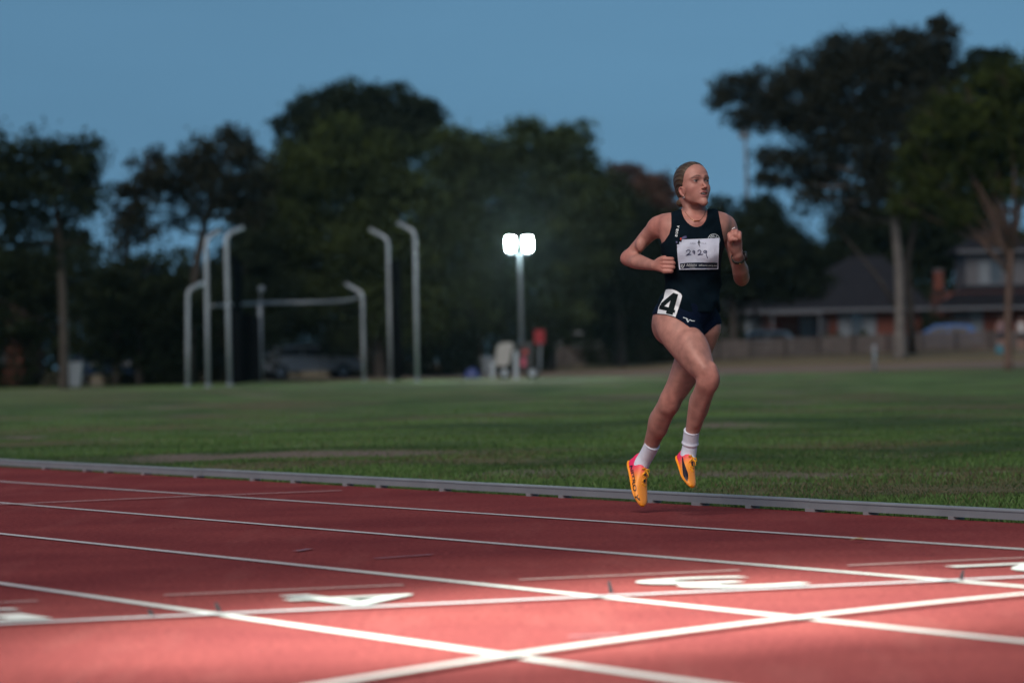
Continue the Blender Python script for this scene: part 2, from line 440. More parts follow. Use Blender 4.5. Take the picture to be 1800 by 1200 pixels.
# curved start line
bp_ = np.array([(8.243, 3.433), (8.671, 4.01), (8.955, 4.378), (9.138, 4.705), (9.423, 5.239), (9.905, 6.219)])
cq = np.polyfit(bp_[:, 1], bp_[:, 0], 2)
strip('curved_start_line', [(np.polyval(cq, n), n) for n in np.linspace(1.5, KERB_N - .02, 40)], .05, .012, M_line)
strip('faint_start_line', [(20.1, 5.6), (20.16, 6.46), (20.43, 7.51), (20.55, 8.46)], .045, .008, M_old)
for k, digit in ((2, '2'), (3, '3'), (4, '4'), (5, '5')):
    n0 = LINE(k)
    strip('lane_tick', [(11.712, n0 + .19), (11.712, n0 + 1.0)], .028, .006, M_old)
    cu = bpy.data.curves.new('t', 'FONT'); cu.body = digit; cu.offset = .004; cu.resolution_u = 6
    o = bpy.data.objects.new('t', cu); COL.objects.link(o)
    dg = bpy.context.evaluated_depsgraph_get(); me = bpy.data.meshes.new_from_object(o.evaluated_get(dg))
    bpy.data.objects.remove(o)
    co = np.array([v.co[:] for v in me.vertices]); mn, mxx = co.min(0), co.max(0)
    for v in me.vertices:
        a_ = (v.co.x - mn[0]) / (mxx[0] - mn[0]) - .5; b_ = (v.co.y - mn[1]) / (mxx[1] - mn[1]) - .5
        v.co = tn(11.12 - b_ * .60, n0 + .60 - a_ * .42, .007)
    me.update()
    if me.polygons[0].normal.z < 0: me.flip_normals()
    me.name = 'lane_number'; me.materials.clear()
    link('lane_number', me, M_line, track)
for q, (x0, y0, x1, y1) in enumerate(((660, 983, 760, 976), (1000, 1121, 1090, 1118), (520, 970, 545, 966))):   # blue-grey chalk marks
    g0, g1 = gp(x0, y0), gp(x1, y1)
    strip('chalk_mark', [(g0.dot(TD), g0.dot(ND)), (g1.dot(TD), g1.dot(ND))], .03, .0055, paint_mat('chalk', (.23, .13, .17), .9) if q == 0 else bpy.data.materials['chalk'])

# small upright rubber tabs that mark the timing line
M_rub = mat('black_rubber', (.008, .008, .012), .6, spec=.2)
for q, (t, n, lean, h, lab) in enumerate(((10.715, 3.824, .5, .020, 'small dark rubber tab standing on the finish line left of the outer lane line'),
        (10.76, 4.044, .35, .026, 'small dark rubber tab where the finish line crosses the nearest lane line'),
        (10.78, 5.311, .15, .036, 'tall dark rubber tab beside the painted three'),
        (10.66, 6.466, -.25, .030, 'dark rubber tab below the painted two at right'))):
    mb = MB(); c = tn(t, n, .010)
    X = Vector((1, 0, 0)); w0, w1 = .0065, .005
    ang = lean
    top = c + Vector((-math.sin(ang) * h, 0, math.cos(ang) * h))
    V = [c + X * -w0 + Vector((0, -.004, 0)), c + X * w0 + Vector((0, -.004, 0)), c + X * w0 + Vector((0, .004, 0)), c + X * -w0 + Vector((0, .004, 0)),
         top + X * -w1 + Vector((0, -.003, -.002)), top + X * w1 * .4 + Vector((0, -.003, .003)), top + X * w1 * .4 + Vector((0, .003, .003)), top + X * -w1 + Vector((0, .003, -.002))]
    mb.hexa(V)
    tag(mb.build('rubber_tab', M_rub), lab, 'marker', 'rubber tabs on the finish line')
lf = MB(); c = gp(1508, 950, .006)
lf.add([c + Vector(v) for v in ((-.032, 0, .003), (-.012, -.02, .010), (.014, -.016, .008), (.036, .004, .004), (.012, .018, .012), (-.014, .016, .009))], [(0, 1, 4, 5), (1, 2, 3, 4)])
tag(lf.build('fallen_leaf', mat('dry_leaf', (.42, .30, .15), .7)), 'small dry yellow leaf lying on the track by the second lane line', 'leaf')

# --- aluminium kerb rail on short feet
M_alu = mat('aluminium', (.27, .295, .32), .5, .3, var=.12, scale=3, bump=.05, bscale=30)
M_alu2 = mat('aluminium_foot', (.34, .34, .36), .5, .4)
k0 = tn(15.935, KERB_N)
kerb = empty('track_kerb', (k0.x, k0.y, 0), 'low grey aluminium kerb rail edging the inside lane', 'kerb')
prof = [(0, .014), (0, .052), (.004, .058), (.046, .058), (.05, .054), (.05, .014)]
L_R = 3.98
for q in range(-6, 12):
    t0, t1 = 15.935 + q * L_R + .004, 15.935 + (q + 1) * L_R - .004
    sag = .0015 * math.sin(q * 2.1); off = .003 * math.sin(q * 1.7)
    V = [tn(t, KERB_N + n + off, z + sag) for t in (t0, t1) for n, z in prof]
    m_ = len(prof)
    Fc = [(i, (i + 1) % m_, m_ + (i + 1) % m_, m_ + i) for i in range(m_)] + [tuple(range(m_))[::-1], tuple(range(m_, 2 * m_))]
    MB().add(V, Fc).build('rail', M_alu, kerb)
    MB().add([tn(t, KERB_N - .0015 + off, z + sag) for t in (t0, t1) for z in (.045, .0475)], [(0, 1, 3, 2)]).build('rail_groove', mat('groove', (.10, .10, .12), .6, .3), kerb)
foot_me = None
feet_t = [13.2, 13.9, 14.696, 15.425, 15.935, 16.533, 17.062, 17.55, 18.574, 18.97, 20.1, 20.999, 21.5, 22.32, 23.0, 24.0, 25.0, 25.75, 26.2, 27.1, 28.3, 29.4, 30.6, 31.9]
for q, t in enumerate(feet_t):
    w = .085 if q in (4, 6) else .045
    MB().box(tn(t, KERB_N + .024, .0075), (.054, w, .015), rz=TH).build('foot', M_alu2, kerb)
# ------------------------------------------------------------------ signed-distance modelling (for the person and other soft shapes)
def smin(a, b, k):
    if k <= 0: return np.minimum(a, b)
    h = np.clip(0.5 + 0.5 * (b - a) / k, 0, 1)
    return b * (1 - h) + a * h - k * h * (1 - h)
def smax(a, b, k): return -smin(-a, -b, k)
def axis_pts(lo, hi, h, fine=()):
    """1-D sample positions, spacing h, finer (h2) inside each (lo, hi, h2) of fine"""
    out = [lo]
    while out[-1] < hi:
        step = h
        for a, b, h2 in fine:
            if a <= out[-1] <= b: step = min(step, h2)
        out.append(out[-1] + step)
    return np.array(out, np.float32)
class Grid:
    def __init__(s, xs, ys, zs):
        s.ax = (xs, ys, zs)
        s.d = np.full((len(xs), len(ys), len(zs)), 1.0, np.float32)
    def block(s, lo, hi):
        sl = []
        for a, l, h in zip(s.ax, lo, hi):
            i, j = np.searchsorted(a, l), np.searchsorted(a, h)
            sl.append(slice(max(0, i - 1), min(len(a), j + 1)))
        X = s.ax[0][sl[0]][:, None, None]; Y = s.ax[1][sl[1]][None, :, None]; Z = s.ax[2][sl[2]][None, None, :]
        return tuple(sl), X, Y, Z
    def apply(s, ops):
        for op in ops:
            kind, fn, lo, hi, k = op[:5]
            pad = 0.03 + k
            sl, X, Y, Z = s.block([v - pad for v in lo], [v + pad for v in hi])
            if 0 in [q.stop - q.start for q in sl]: continue
            v = fn(X, Y, Z).astype(np.float32)
            if kind == '+': s.d[sl] = smin(s.d[sl], v, k)
            elif kind == '-': s.d[sl] = smax(s.d[sl], -v, k)
        return s
    def mesh(s):
        """surface nets on the rectilinear grid"""
        d = s.d; ins = d < 0
        nx, ny, nz = d.shape
        c = np.zeros((nx - 1, ny - 1, nz - 1), np.int8)
        for i in (0, 1):
            for j in (0, 1):
                for k in (0, 1):
                    c += ins[i:nx - 1 + i, j:ny - 1 + j, k:nz - 1 + k]
        act = np.argwhere((c > 0) & (c < 8))
        idx = np.full(c.shape, -1, np.int32)
        idx[act[:, 0], act[:, 1], act[:, 2]] = np.arange(len(act))
        P = np.zeros((len(act), 3)); W = np.zeros(len(act))
        corners = [(i, j, k) for i in (0, 1) for j in (0, 1) for k in (0, 1)]
        vals = {q: d[act[:, 0] + q[0], act[:, 1] + q[1], act[:, 2] + q[2]] for q in corners}
        for ai in range(3):
            for q in corners:
                if q[ai]: continue
                r = list(q); r[ai] = 1; r = tuple(r)
                a, b = vals[q], vals[r]
                m = (a < 0) != (b < 0)
                t = np.where(m, a / np.where(m, a - b, 1), 0)
                for e in range(3):
                    c0 = s.ax[e][act[:, e] + q[e]]
                    c1 = s.ax[e][act[:, e] + r[e]]
                    P[:, e] += np.where(m, c0 + (c1 - c0) * t, 0)
                W += m
        P /= W[:, None]
        quads = []
        for ai in range(3):
            b, e = [(1, 2), (2, 0), (0, 1)][ai]
            sl0 = [slice(1, n - 1) for n in d.shape]; sl0[ai] = slice(0, d.shape[ai] - 1)
            sl1 = list(sl0); sl1[ai] = slice(1, d.shape[ai])
            A, B = ins[tuple(sl0)], ins[tuple(sl1)]
            off = np.array([1, 1, 1]); off[ai] = 0
            for flip, M in ((False, A & ~B), (True, ~A & B)):
                w = np.argwhere(M) + off
                if not len(w): continue
                q = []
                for db, de in ((1, 1), (0, 1), (0, 0), (1, 0)):
                    u = w.copy(); u[:, b] -= db; u[:, e] -= de
                    q.append(idx[u[:, 0], u[:, 1], u[:, 2]])
                q = np.stack(q, 1)
                quads.append(q[:, ::-1] if flip else q)
        # corner order (-,-) (0,-) (0,0) (-,0) turns counter-clockwise about +axis
        return P, np.concatenate(quads)
def smooth_verts(P, Q, it=2, lam=0.5):
    E = np.concatenate([Q[:, [0, 1]], Q[:, [1, 2]], Q[:, [2, 3]], Q[:, [3, 0]]])
    n = np.bincount(E[:, 0], minlength=len(P)) + np.bincount(E[:, 1], minlength=len(P))
    for _ in range(it):
        S = np.stack([np.bincount(E[:, 0], P[E[:, 1], a], len(P)) + np.bincount(E[:, 1], P[E[:, 0], a], len(P)) for a in range(3)], 1)
        P = P + lam * (S / np.maximum(n, 1)[:, None] - P)
    return P
def V3(p): return np.array([p[0], p[1], p[2]], float)
def o_ell(c, r, k=0.01, M=None, kind='+'):
    """ellipsoid; M rows are the local axes"""
    c = V3(c); r = np.array(r if hasattr(r, '__len__') else (r,) * 3, float)
    R = max(r)
    def fn(X, Y, Z):
        x, y, z = X - c[0], Y - c[1], Z - c[2]
        if M is not None:
            x, y, z = [M[i][0] * x + M[i][1] * y + M[i][2] * z for i in range(3)]
        k0 = np.sqrt((x / r[0]) ** 2 + (y / r[1]) ** 2 + (z / r[2]) ** 2) + 1e-9
        k1 = np.sqrt((x / r[0] ** 2) ** 2 + (y / r[1] ** 2) ** 2 + (z / r[2] ** 2) ** 2) + 1e-9
        return k0 * (k0 - 1) / k1
    return (kind, fn, c - R, c + R, k)
def catmull(P, n):
    P = [np.asarray(p, float) for p in P]
    out = []
    for i in range(len(P) - 1):
        p0, p1, p2, p3 = P[max(i - 1, 0)], P[i], P[i + 1], P[min(i + 2, len(P) - 1)]
        for j in range(n):
            t = j / n
            out.append(0.5 * (2 * p1 + (p2 - p0) * t + (2 * p0 - 5 * p1 + 4 * p2 - p3) * t * t + (3 * p1 - p0 - 3 * p2 + p3) * t ** 3))
    out.append(P[-1])
    return out
def o_chain(pts, rads, k=0.02, n=6, kind='+', k2=0.0):
    """tapered tube through points with radii (smooth)"""
    S = catmull([np.append(V3(p), r) for p, r in zip(pts, rads)], n)
    lo = np.min([s[:3] - s[3] for s in S], 0); hi = np.max([s[:3] + s[3] for s in S], 0)
    def fn(X, Y, Z):
        out = None
        for a, b in zip(S[:-1], S[1:]):
            ab = b[:3] - a[:3]; L2 = float(ab @ ab) + 1e-12
            x, y, z = X - a[0], Y - a[1], Z - a[2]
            t = np.clip((x * ab[0] + y * ab[1] + z * ab[2]) / L2, 0, 1)
            d = np.sqrt((x - t * ab[0]) ** 2 + (y - t * ab[1]) ** 2 + (z - t * ab[2]) ** 2) - (a[3] + (b[3] - a[3]) * t)
            out = d if out is None else smin(out, d, k2)
        return out
    return (kind, fn, lo, hi, k)
def o_loft(st, axis, k=0.02, n=6, kind='+', p=2.0):
    """st: (centre, side axis, front axis, half width, half depth); elliptical sections, interpolated along one straight axis"""
    rows = [np.concatenate([V3(c), V3(s), V3(f), [a, b]]) for c, s, f, a, b in st]
    S = np.array(catmull(rows, n))
    ax = np.asarray(axis, float); ax = ax / np.linalg.norm(ax)
    T = S[:, :3] @ ax
    if T[-1] < T[0]: S, T = S[::-1], T[::-1]
    R = max(S[:, 9].max(), S[:, 10].max())
    lo = S[:, :3].min(0) - R; hi = S[:, :3].max(0) + R
    zal = abs(ax[2]) > .9999
    def fn(X, Y, Z):
        t0 = Z * float(ax[2]) if zal else X * float(ax[0]) + Y * float(ax[1]) + Z * float(ax[2])
        t = np.clip(t0, T[0], T[-1])
        over = t0 - t
        I = [np.interp(t, T, S[:, j]).astype(np.float32) for j in (0, 1, 2, 9, 10)] if not zal else [np.interp(t, T, S[:, j]).astype(np.float32) for j in range(11) if j not in (3, 4, 5, 6, 7, 8)]
        if zal: A = [np.interp(t, T, S[:, j]).astype(np.float32) for j in range(3, 9)]
        else: A = [float(v) for v in np.concatenate([S[0, 3:9]])]
        qx, qy, qz = X - I[0], Y - I[1], (Z - I[2] - over * float(ax[2]))
        if zal: qz = 0 * qz
        u = (qx * A[0] + qy * A[1] + qz * A[2]) / I[3]; v = (qx * A[3] + qy * A[4] + qz * A[5]) / I[4]
        rr = np.sqrt(u * u + v * v) if p == 2.0 else (np.abs(u) ** p + np.abs(v) ** p) ** (1 / p)
        d = (rr - 1) * np.minimum(I[3], I[4])
        return np.where(over != 0, np.sqrt(np.maximum(d, 0) ** 2 + over ** 2), d)
    return (kind, fn, lo, hi, k)
def poly2d(pts):
    """signed distance (negative inside) to a closed polygon in 2-D"""
    P = np.asarray(pts, float)
    def fn(u, v):
        d = None; s = np.ones(np.broadcast(u, v).shape, np.float32)
        n = len(P); j = n - 1
        for i in range(n):
            e = P[j] - P[i]; wx, wy = u - P[i][0], v - P[i][1]
            t = np.clip((wx * e[0] + wy * e[1]) / (e @ e), 0, 1)
            q = (wx - e[0] * t) ** 2 + (wy - e[1] * t) ** 2
            d = q if d is None else np.minimum(d, q)
            c1, c2, c3 = v >= P[i][1], v < P[j][1], e[0] * wy > e[1] * wx
            fl = (c1 & c2 & c3) | (~c1 & ~c2 & ~c3)
            s = np.where(fl, -s, s); j = i
        return s * np.sqrt(d)
    return fn
# ------------------------------------------------------------------ the runner
YR = 18.05
PXM = F_PX / YR                                  # photo pixels per metre at the runner
def PP(px, py, d=0.0): return at(px, py, YR + d)
foot0 = gp(1185, 905)
runner = empty('person', (foot0.x, foot0.y, 0), 'woman in dark running singlet and orange spiked shoes in mid stride in the inside lane', 'person')

def attr_mat(name, rough, spec=0.4, sss=0.0, bump=0.15, bscale=220.0, dist=0.003):
    m = bpy.data.materials.new(name); m.use_nodes = True
    N, L = m.node_tree.nodes, m.node_tree.links
    b = N['Principled BSDF']
    b.inputs['Roughness'].default_value = rough; b.inputs['Specular IOR Level'].default_value = spec
    if sss:
        b.inputs['Subsurface Weight'].default_value = sss
        b.inputs['Subsurface Radius'].default_value = (0.012, 0.005, 0.003)
        b.inputs['Subsurface Scale'].default_value = 0.6
    a = N.new('ShaderNodeAttribute'); a.attribute_name = 'tint'
    tc = N.new('ShaderNodeTexCoord')
    nz = N.new('ShaderNodeTexNoise'); nz.inputs['Scale'].default_value = 30; nz.inputs['Detail'].default_value = 6
    mr = N.new('ShaderNodeMapRange'); mr.inputs[1].default_value = 0.3; mr.inputs[2].default_value = 0.7; mr.inputs[3].default_value = 0.84; mr.inputs[4].default_value = 1.14
    mx = N.new('ShaderNodeMix'); mx.data_type = 'RGBA'; mx.blend_type = 'MULTIPLY'; mx.inputs[0].default_value = 1
    L.new(tc.outputs['Object'], nz.inputs['Vector']); L.new(nz.outputs[0], mr.inputs[0])
    L.new(a.outputs['Color'], mx.inputs[6]); L.new(mr.outputs[0], mx.inputs[7]); L.new(mx.outputs[2], b.inputs['Base Color'])
    n2 = N.new('ShaderNodeTexNoise'); n2.inputs['Scale'].default_value = bscale; n2.inputs['Detail'].default_value = 4
    bp = N.new('ShaderNodeBump'); bp.inputs['Strength'].default_value = bump; bp.inputs['Distance'].default_value = dist
    L.new(tc.outputs['Object'], n2.inputs['Vector']); L.new(n2.outputs[0], bp.inputs['Height']); L.new(bp.outputs[0], b.inputs['Normal'])
    MATS[name] = m
    return m
def set_tint(o, C):
    a = o.data.color_attributes.new('tint', 'FLOAT_COLOR', 'POINT')
    C4 = np.ones((len(C), 4), np.float32); C4[:, :3] = C
    a.data.foreach_set('color', C4.ravel())

def unit(v): v = np.asarray(v, float); return v / np.linalg.norm(v)
def yawf(deg): a = math.radians(deg); return np.array([math.sin(a), -math.cos(a), 0]), np.array([math.cos(a), math.sin(a), 0])

# --- frames
CF, CS = yawf(12)                                # chest front, chest left side
PF, PS = yawf(28)                                # pelvis
hyaw, hpit = math.radians(33), math.radians(12)
HYv = np.array([math.sin(hyaw) * math.cos(hpit), -math.cos(hyaw) * math.cos(hpit), math.sin(hpit)])
HXv = np.array([math.cos(hyaw), math.sin(hyaw), 0])
HZv = np.cross(HYv, HXv)
HC = V3(PP(1216, 325, -0.03))
def hd(x, y, z): return HC + HXv * x + HYv * y + HZv * z
HM = np.stack([HXv, HYv, HZv])
def h_local(P): return (P - HC) @ HM.T
def hl(c, r, k=0.01, kind='+'): return o_ell(hd(*c), r, k, HM, kind)
def hch(pts, r, k=0.01, kind='+', n=5, k2=0.0): return o_chain([hd(*p) for p in pts], r, k, n, kind, k2)

def tst(px, py, d, a_px, b, w):
    f, s = unit(CF * w + PF * (1 - w)), unit(CS * w + PS * (1 - w))
    return (PP(px, py, d), s, f, a_px / PXM, b)
torso = o_loft([
    tst(1225, 371, -.005, 30, .050, 1), tst(1224, 379, -.005, 50, .060, 1), tst(1222, 390, -.01, 60, .075, 1),
    tst(1219, 410, -.015, 57, .092, 1), tst(1217, 435, -.02, 54, .100, .9), tst(1217, 465, -.015, 48, .092, .75),
    tst(1218, 492, 0, 46, .084, .5), tst(1215, 518, .01, 48, .090, .2), tst(1209, 545, .015, 52, .100, 0),
    tst(1207, 568, .02, 48, .098, 0), tst(1214, 590, .02, 26, .070, 0)], (0, 0, 1), .02, 8)
def cp(px, py, d): return PP(px, py, d)
torso_ops = [torso,
    o_ell(cp(1199, 440, -.085), (.056, .042, .056), .035), o_ell(cp(1243, 438, -.075), (.054, .042, .056), .035),
    o_ell(cp(1182, 400, -.01), (.06, .055, .06), .04), o_ell(cp(1258, 398, .01), (.055, .055, .06), .04)]
hip_ops = [
    o_ell(cp(1181, 572, .06), (.092, .085, .095), .04), o_ell(cp(1236, 575, .08), (.065, .085, .09), .04),
    o_ell(cp(1213, 540, -.04), (.10, .06, .08), .04)]
r_thigh = o_chain([PP(1186, 562, 0), PP(1193, 580, -.06), PP(1210, 608, -.13), PP(1230, 640, -.21), PP(1242, 657, -.25), PP(1245, 671, -.262)],
                  [.098, .095, .083, .062, .050, .047], .03, 7)
r_shin = o_chain([PP(1245.5, 664, -.26), PP(1240, 681, -.235), PP(1232, 703, -.175), PP(1224.5, 728, -.12), PP(1218, 755, -.075), PP(1212, 785, -.035)],
                 [.048, .046, .046, .0415, .033, .029], .02, 7)
l_thigh = o_chain([PP(1234, 575, .05), PP(1226, 600, .075), PP(1211, 640, .11), PP(1194, 676, .14), PP(1182, 696, .155), PP(1177, 711, .17)],
                  [.086, .082, .071, .058, .050, .046], .025, 7)
l_shin = o_chain([PP(1178, 704, .165), PP(1171, 716, .195), PP(1161, 735, .25), PP(1153, 758, .315), PP(1144, 782, .375), PP(1134, 804, .42)],
                 [.046, .046, .0475, .0425, .034, .030], .02, 7)
leg_ops = [r_thigh, r_shin, l_thigh, l_shin,
    o_ell(PP(1229, 706, -.14), (.036, .042, .062), .03),                     # right calf
    o_ell(PP(1252, 663, -.285), (.026, .022, .030), .018),                   # right kneecap
    o_ell(PP(1251, 676, -.270), (.018, .018, .022), .02),
    o_ell(PP(1222, 614, -.19), (.048, .045, .080), .05),                     # right quadriceps
    o_chain([PP(1206, 600, -.20), PP(1224, 628, -.262), PP(1238, 646, -.295)], [.018, .024, .014], .05),   # rectus
    o_ell(PP(1228, 648, -.262), (.022, .022, .030), .02),                    # vastus teardrops
    o_ell(PP(1252, 648, -.272), (.018, .020, .028), .02),
    o_chain([PP(1251, 673, -.290), PP(1245, 690, -.262), PP(1236, 715, -.200), PP(1226, 745, -.125)], [.010, .012, .014, .012], .02),   # shin ridge
    o_chain([PP(1208, 640, .055), PP(1194, 668, .088), PP(1186, 690, .11)], [.030, .024, .012], .03),
    o_chain([PP(1184, 713, .125), PP(1175, 735, .205), PP(1164, 760, .275)], [.012, .014, .012], .02),
    o_ell(PP(1158, 741, .285), (.036, .044, .060), .03),                     # left calf
    o_ell(PP(1184.5, 700, .120), (.024, .022, .030), .014),                  # left kneecap
    o_ell(PP(1184, 712, .135), (.016, .016, .024), .018)]
arm_ops = [
    o_chain([PP(1176, 394, .01), PP(1158, 399, .03), PP(1142, 411, .065), PP(1127, 427, .11), PP(1113, 443, .14), PP(1104, 453, .16)], [.042, .042, .036, .031, .029, .029], .025, 7),
    o_ell(PP(1156, 399, .02), (.042, .044, .046), .025),                     # right deltoid
    o_chain([PP(1105, 454, .16), PP(1114, 458.5, .115), PP(1127, 461.5, .055), PP(1141, 465, -.02), PP(1151, 467, -.07)], [.032, .0345, .032, .0255, .0225], .024, 7),
    o_ell(PP(1100, 456, .18), .020, .02),
    o_ell(PP(1126, 430, .075), (.022, .026, .032), .02),                     # biceps
    o_ell(PP(1120, 459, .07), (.030, .026, .022), .02),                      # forearm muscle
    o_ell(PP(1303, 474, -.055), (.024, .034, .026), .02),
    o_chain([PP(1262, 392, .05), PP(1277, 397, .07), PP(1287, 425, .06), PP(1296, 458, .045), PP(1303, 486, .03)], [.042, .042, .037, .034, .031], .025, 7),
    o_ell(PP(1277, 400, .055), (.038, .044, .048), .025),
    o_chain([PP(1304, 489, .03), PP(1302, 481, -.02), PP(1300, 470, -.075), PP(1298, 456, -.14), PP(1297, 448, -.175)], [.031, .036, .033, .0255, .0220], .022, 7),
    o_ell(PP(1304, 494, .05), .019, .02)]
neck_ops = [
    o_chain([PP(1224, 394, .03), PP(1220, 378, .02), PP(1216, 360, .005), PP(1212, 342, -.01)], [.056, .046, .0435, .044], .03),
    o_chain([PP(1200, 350, -.02), PP(1212, 370, -.045), PP(1222, 391, -.075)], [.014, .013, .010], .02),
    o_chain([PP(1238, 352, .02), PP(1232, 372, -.03), PP(1226, 391, -.075)], [.012, .012, .010], .02),
    o_chain([PP(1228, 393, -.083), PP(1250, 385, -.06), PP(1272, 383, .02)], [.010, .010, .012], .03),
    o_chain([PP(1218, 393, -.083), PP(1195, 387, -.065), PP(1166, 384, 0)], [.010, .010, .012], .03)]
# hands
hand_ops = []
def finger(pts, r): hand_ops.append(o_chain([PP(*p) for p in pts], r, .0035, 5))
for i, (y, w, x) in enumerate(((455.0, 0, 1182), (462.2, 1, 1184), (469.4, 1, 1183.5), (476.2, 0, 1180.5))):
    finger([(1151, 467, -.075), (1160, 464.5 + (y - 465) * .6, -.10), (1167.5, y, -.122)], [.020, .0145, .0115])
    finger([(1167.5, y, -.122), (x - 2, y + .4, -.130), (x, y + .6, -.117), (x - 3, y + .6, -.098), (x - 10, y + .5, -.092)],
           [.0108, .0100, .0092, .0086, .0076])
finger([(1152, 464, -.075), (1161, 456, -.08), (1171, 453, -.082), (1178, 457, -.085)], [.017, .013, .0105, .0085])
hand_ops.append(o_ell(PP(1160, 467, -.088), (.022, .022, .026), .012))
for i, (x, y) in enumerate(((1282.5, 413), (1288.3, 408.5), (1294.3, 407.5), (1299.8, 411))):
    finger([(1297, 447, -.177), (1294.5 + (x - 1292) * .5, 430, -.19), (x, y, -.205)], [.020, .0145, .0115])
    finger([(x, y, -.205), (x - .2, y - 1.5, -.228), (x, y + 1.5, -.245), (x + .4, y + 8, -.246), (x + 1.5, y + 13, -.228)],
           [.0106, .0098, .0094, .0088, .0076])
finger([(1292, 443, -.185), (1284.5, 432, -.21), (1284, 424, -.235), (1289, 420.5, -.257), (1295, 421, -.259)], [.018, .0145, .011, .0098, .008])
hand_ops.append(o_ell(PP(1293, 430, -.195), (.026, .020, .036), .012))

# head
head_ops = [
    hl((0, -.006, .022), (.068, .081, .075), .02), hl((0, .032, .034), (.057, .052, .050), .03), hl((0, .028, -.030), (.0495, .053, .057), .03)]
for sg in (-1, 1):
    head_ops += [hch([(sg * .055, -.006, -.036), (sg * .0395, .012, -.063), (sg * .019, .052, -.090), (sg * .005, .072, -.099)], [.011, .0110, .0100, .0095], .022),
        hl((sg * .039, .047, -.029), (.017, .020, .015), .025), hl((sg * .025, .044, -.050), (.018, .020, .024), .03),
        hch([(sg * .045, .064, .0145), (sg * .030, .079, .0165), (sg * .010, .083, .013)], [.0042, .0056, .0042], .016)]
head_ops += [
    hl((0, .075, -.099), (.0120, .0125, .0115), .018), hl((0, .058, -.062), (.029, .027, .026), .02),
    hch([(0, .079, .006), (0, .089, -.015), (0, .1025, -.0345)], [.0054, .0058, .0068], .009),
    hl((-.0095, .0915, -.038), (.0058, .008, .0056), .006), hl((.0095, .0915, -.038), (.0058, .008, .0056), .006)]
for sg in (-1, 1):
    head_ops += [hl((sg * .031, .095, -.002), (.0175, .0165, .0105), .014, '-'),
        hl((sg * .031, .0665, -.002), .0145, .005),
        hl((sg * .031, .086, -.0030), (.0138, .014, .0039), .0022, '-'),
        hl((sg * .0052, .0985, -.0440), (.0024, .005, .0022), .002, '-'),
        hch([(sg * .063, .020, -.046), (sg * .067, .021, -.024), (sg * .072, .010, -.015), (sg * .0745, .001, -.025), (sg * .0705, .004, -.044), (sg * .065, .015, -.056)],
            [.0034, .0038, .0038, .0038, .0040, .0054], .005),
        hl((sg * .065, .011, -.034), (.0050, .0115, .017), .006)]
head_ops += [
    hch([(-.0225, .071, -.0615), (-.010, .0840, -.0550), (0, .0862, -.0565), (.010, .0840, -.0550), (.0225, .071, -.0615)], [.0030, .0052, .0050, .0052, .0030], .005),
    hch([(-.0205, .071, -.0640), (-.009, .0812, -.0712), (0, .083, -.0722), (.009, .0812, -.0712), (.0205, .071, -.0640)], [.0030, .0060, .0066, .0060, .0030], .005),
    hl((0, .088, -.0636), (.0180, .022, .0062), .002, '-')]

body_ops = torso_ops + hip_ops + leg_ops + arm_ops + neck_ops + hand_ops + head_ops
lo = V3(PP(1086, 905, -.36)); hi = V3(PP(1322, 278, .56))
hz0 = V3(PP(1213, 372, 0))[2]; hx0, hx1 = HC[0] - .10, HC[0] + .11
zt, zb = V3(PP(1290, 398, -.2))[2], V3(PP(1170, 486, -.1))[2]
gz0 = V3(PP(1200, 806, 0))[2]
body_grid = Grid(axis_pts(lo[0], hi[0], .0032, ((HC[0] - .09, HC[0] + .10, .0020),)),
                 axis_pts(YR - .34, YR + .47, .0040, ((HC[1] - .11, HC[1] + .09, .0020), (YR - .27, YR - .08, .003))),
                 axis_pts(gz0, hi[2], .0040, ((hz0, hi[2], .0018), (zb, zt, .003))))
body_grid.apply(body_ops)
bP, bQ = body_grid.mesh(); del body_grid
bP = smooth_verts(bP, bQ, 1, .4)
M_skin = attr_mat('skin', .50, .4, .0, .25, 160)
body = from_np('body', bP, bQ, M_skin, runner, True)
# skin tint: flush on cheeks, knuckles, knees, elbows; lips and brows; painted shade in eye sockets, nostrils and mouth
C = np.tile(np.array([.445, .215, .172]), (len(bP), 1))
def blob(c, r, col, amt):
    w = np.exp(-np.sum(((bP - V3(c)) / r) ** 2, 1))[:, None] * amt
    C[:] = C * (1 - w) + np.array(col) * w
flush = (.43, .15, .12)
for c, r in ((PP(1104, 457, .15), .06), (PP(1304, 494, .05), .06), (PP(1249, 666, -.29), .05), (PP(1184, 702, .12), .05), (PP(1170, 465, -.12), .05),
             (PP(1291, 415, -.23), .05), (PP(1228, 395, -.08), .06), (PP(1155, 400, -.02), .07)):
    blob(c, r, flush, .6)
hp = h_local(bP)
def hblob(c, r, col, amt):
    w = np.exp(-np.sum(((hp - np.array(c)) / np.array(r)) ** 2, 1))[:, None] * amt
    C[:] = C * (1 - w) + np.array(col) * w
for sg in (-1, 1):
    hblob((sg * .043, .062, -.035), (.022, .03, .02), flush, .55)
    hblob((sg * .072, .010, -.034), (.012, .03, .03), flush, .6)
    hblob((sg * .031, .080, .000), (.019, .02, .011), (.20, .09, .08), .62)  # shade of the eye sockets painted into the skin
    for q in range(9):                                       # upper lash line, then the brow along its arch
        t = q / 8 - .5
        hblob((sg * .031 + t * .027, .080, .0030 - .010 * t * t), (.0028, .02, .0019), (.02, .012, .011), .9)
        t = q / 8
        hblob((sg * (.013 + .034 * t), .080 - .018 * t * t, .0165 + .0060 * math.sin(math.pi * min(1, t * 1.1)) - .003 * t), (.0044, .022, .0026 + .0008 * (1 - t)), (.035, .018, .015), .85)
hblob((0, .105, -.036), (.012, .012, .012), flush, .4)
for sg in (-1, 1): hblob((sg * .0058, .096, -.0435), (.0036, .012, .0026), (.07, .025, .022), .85)  # nostril shadow painted into the tint
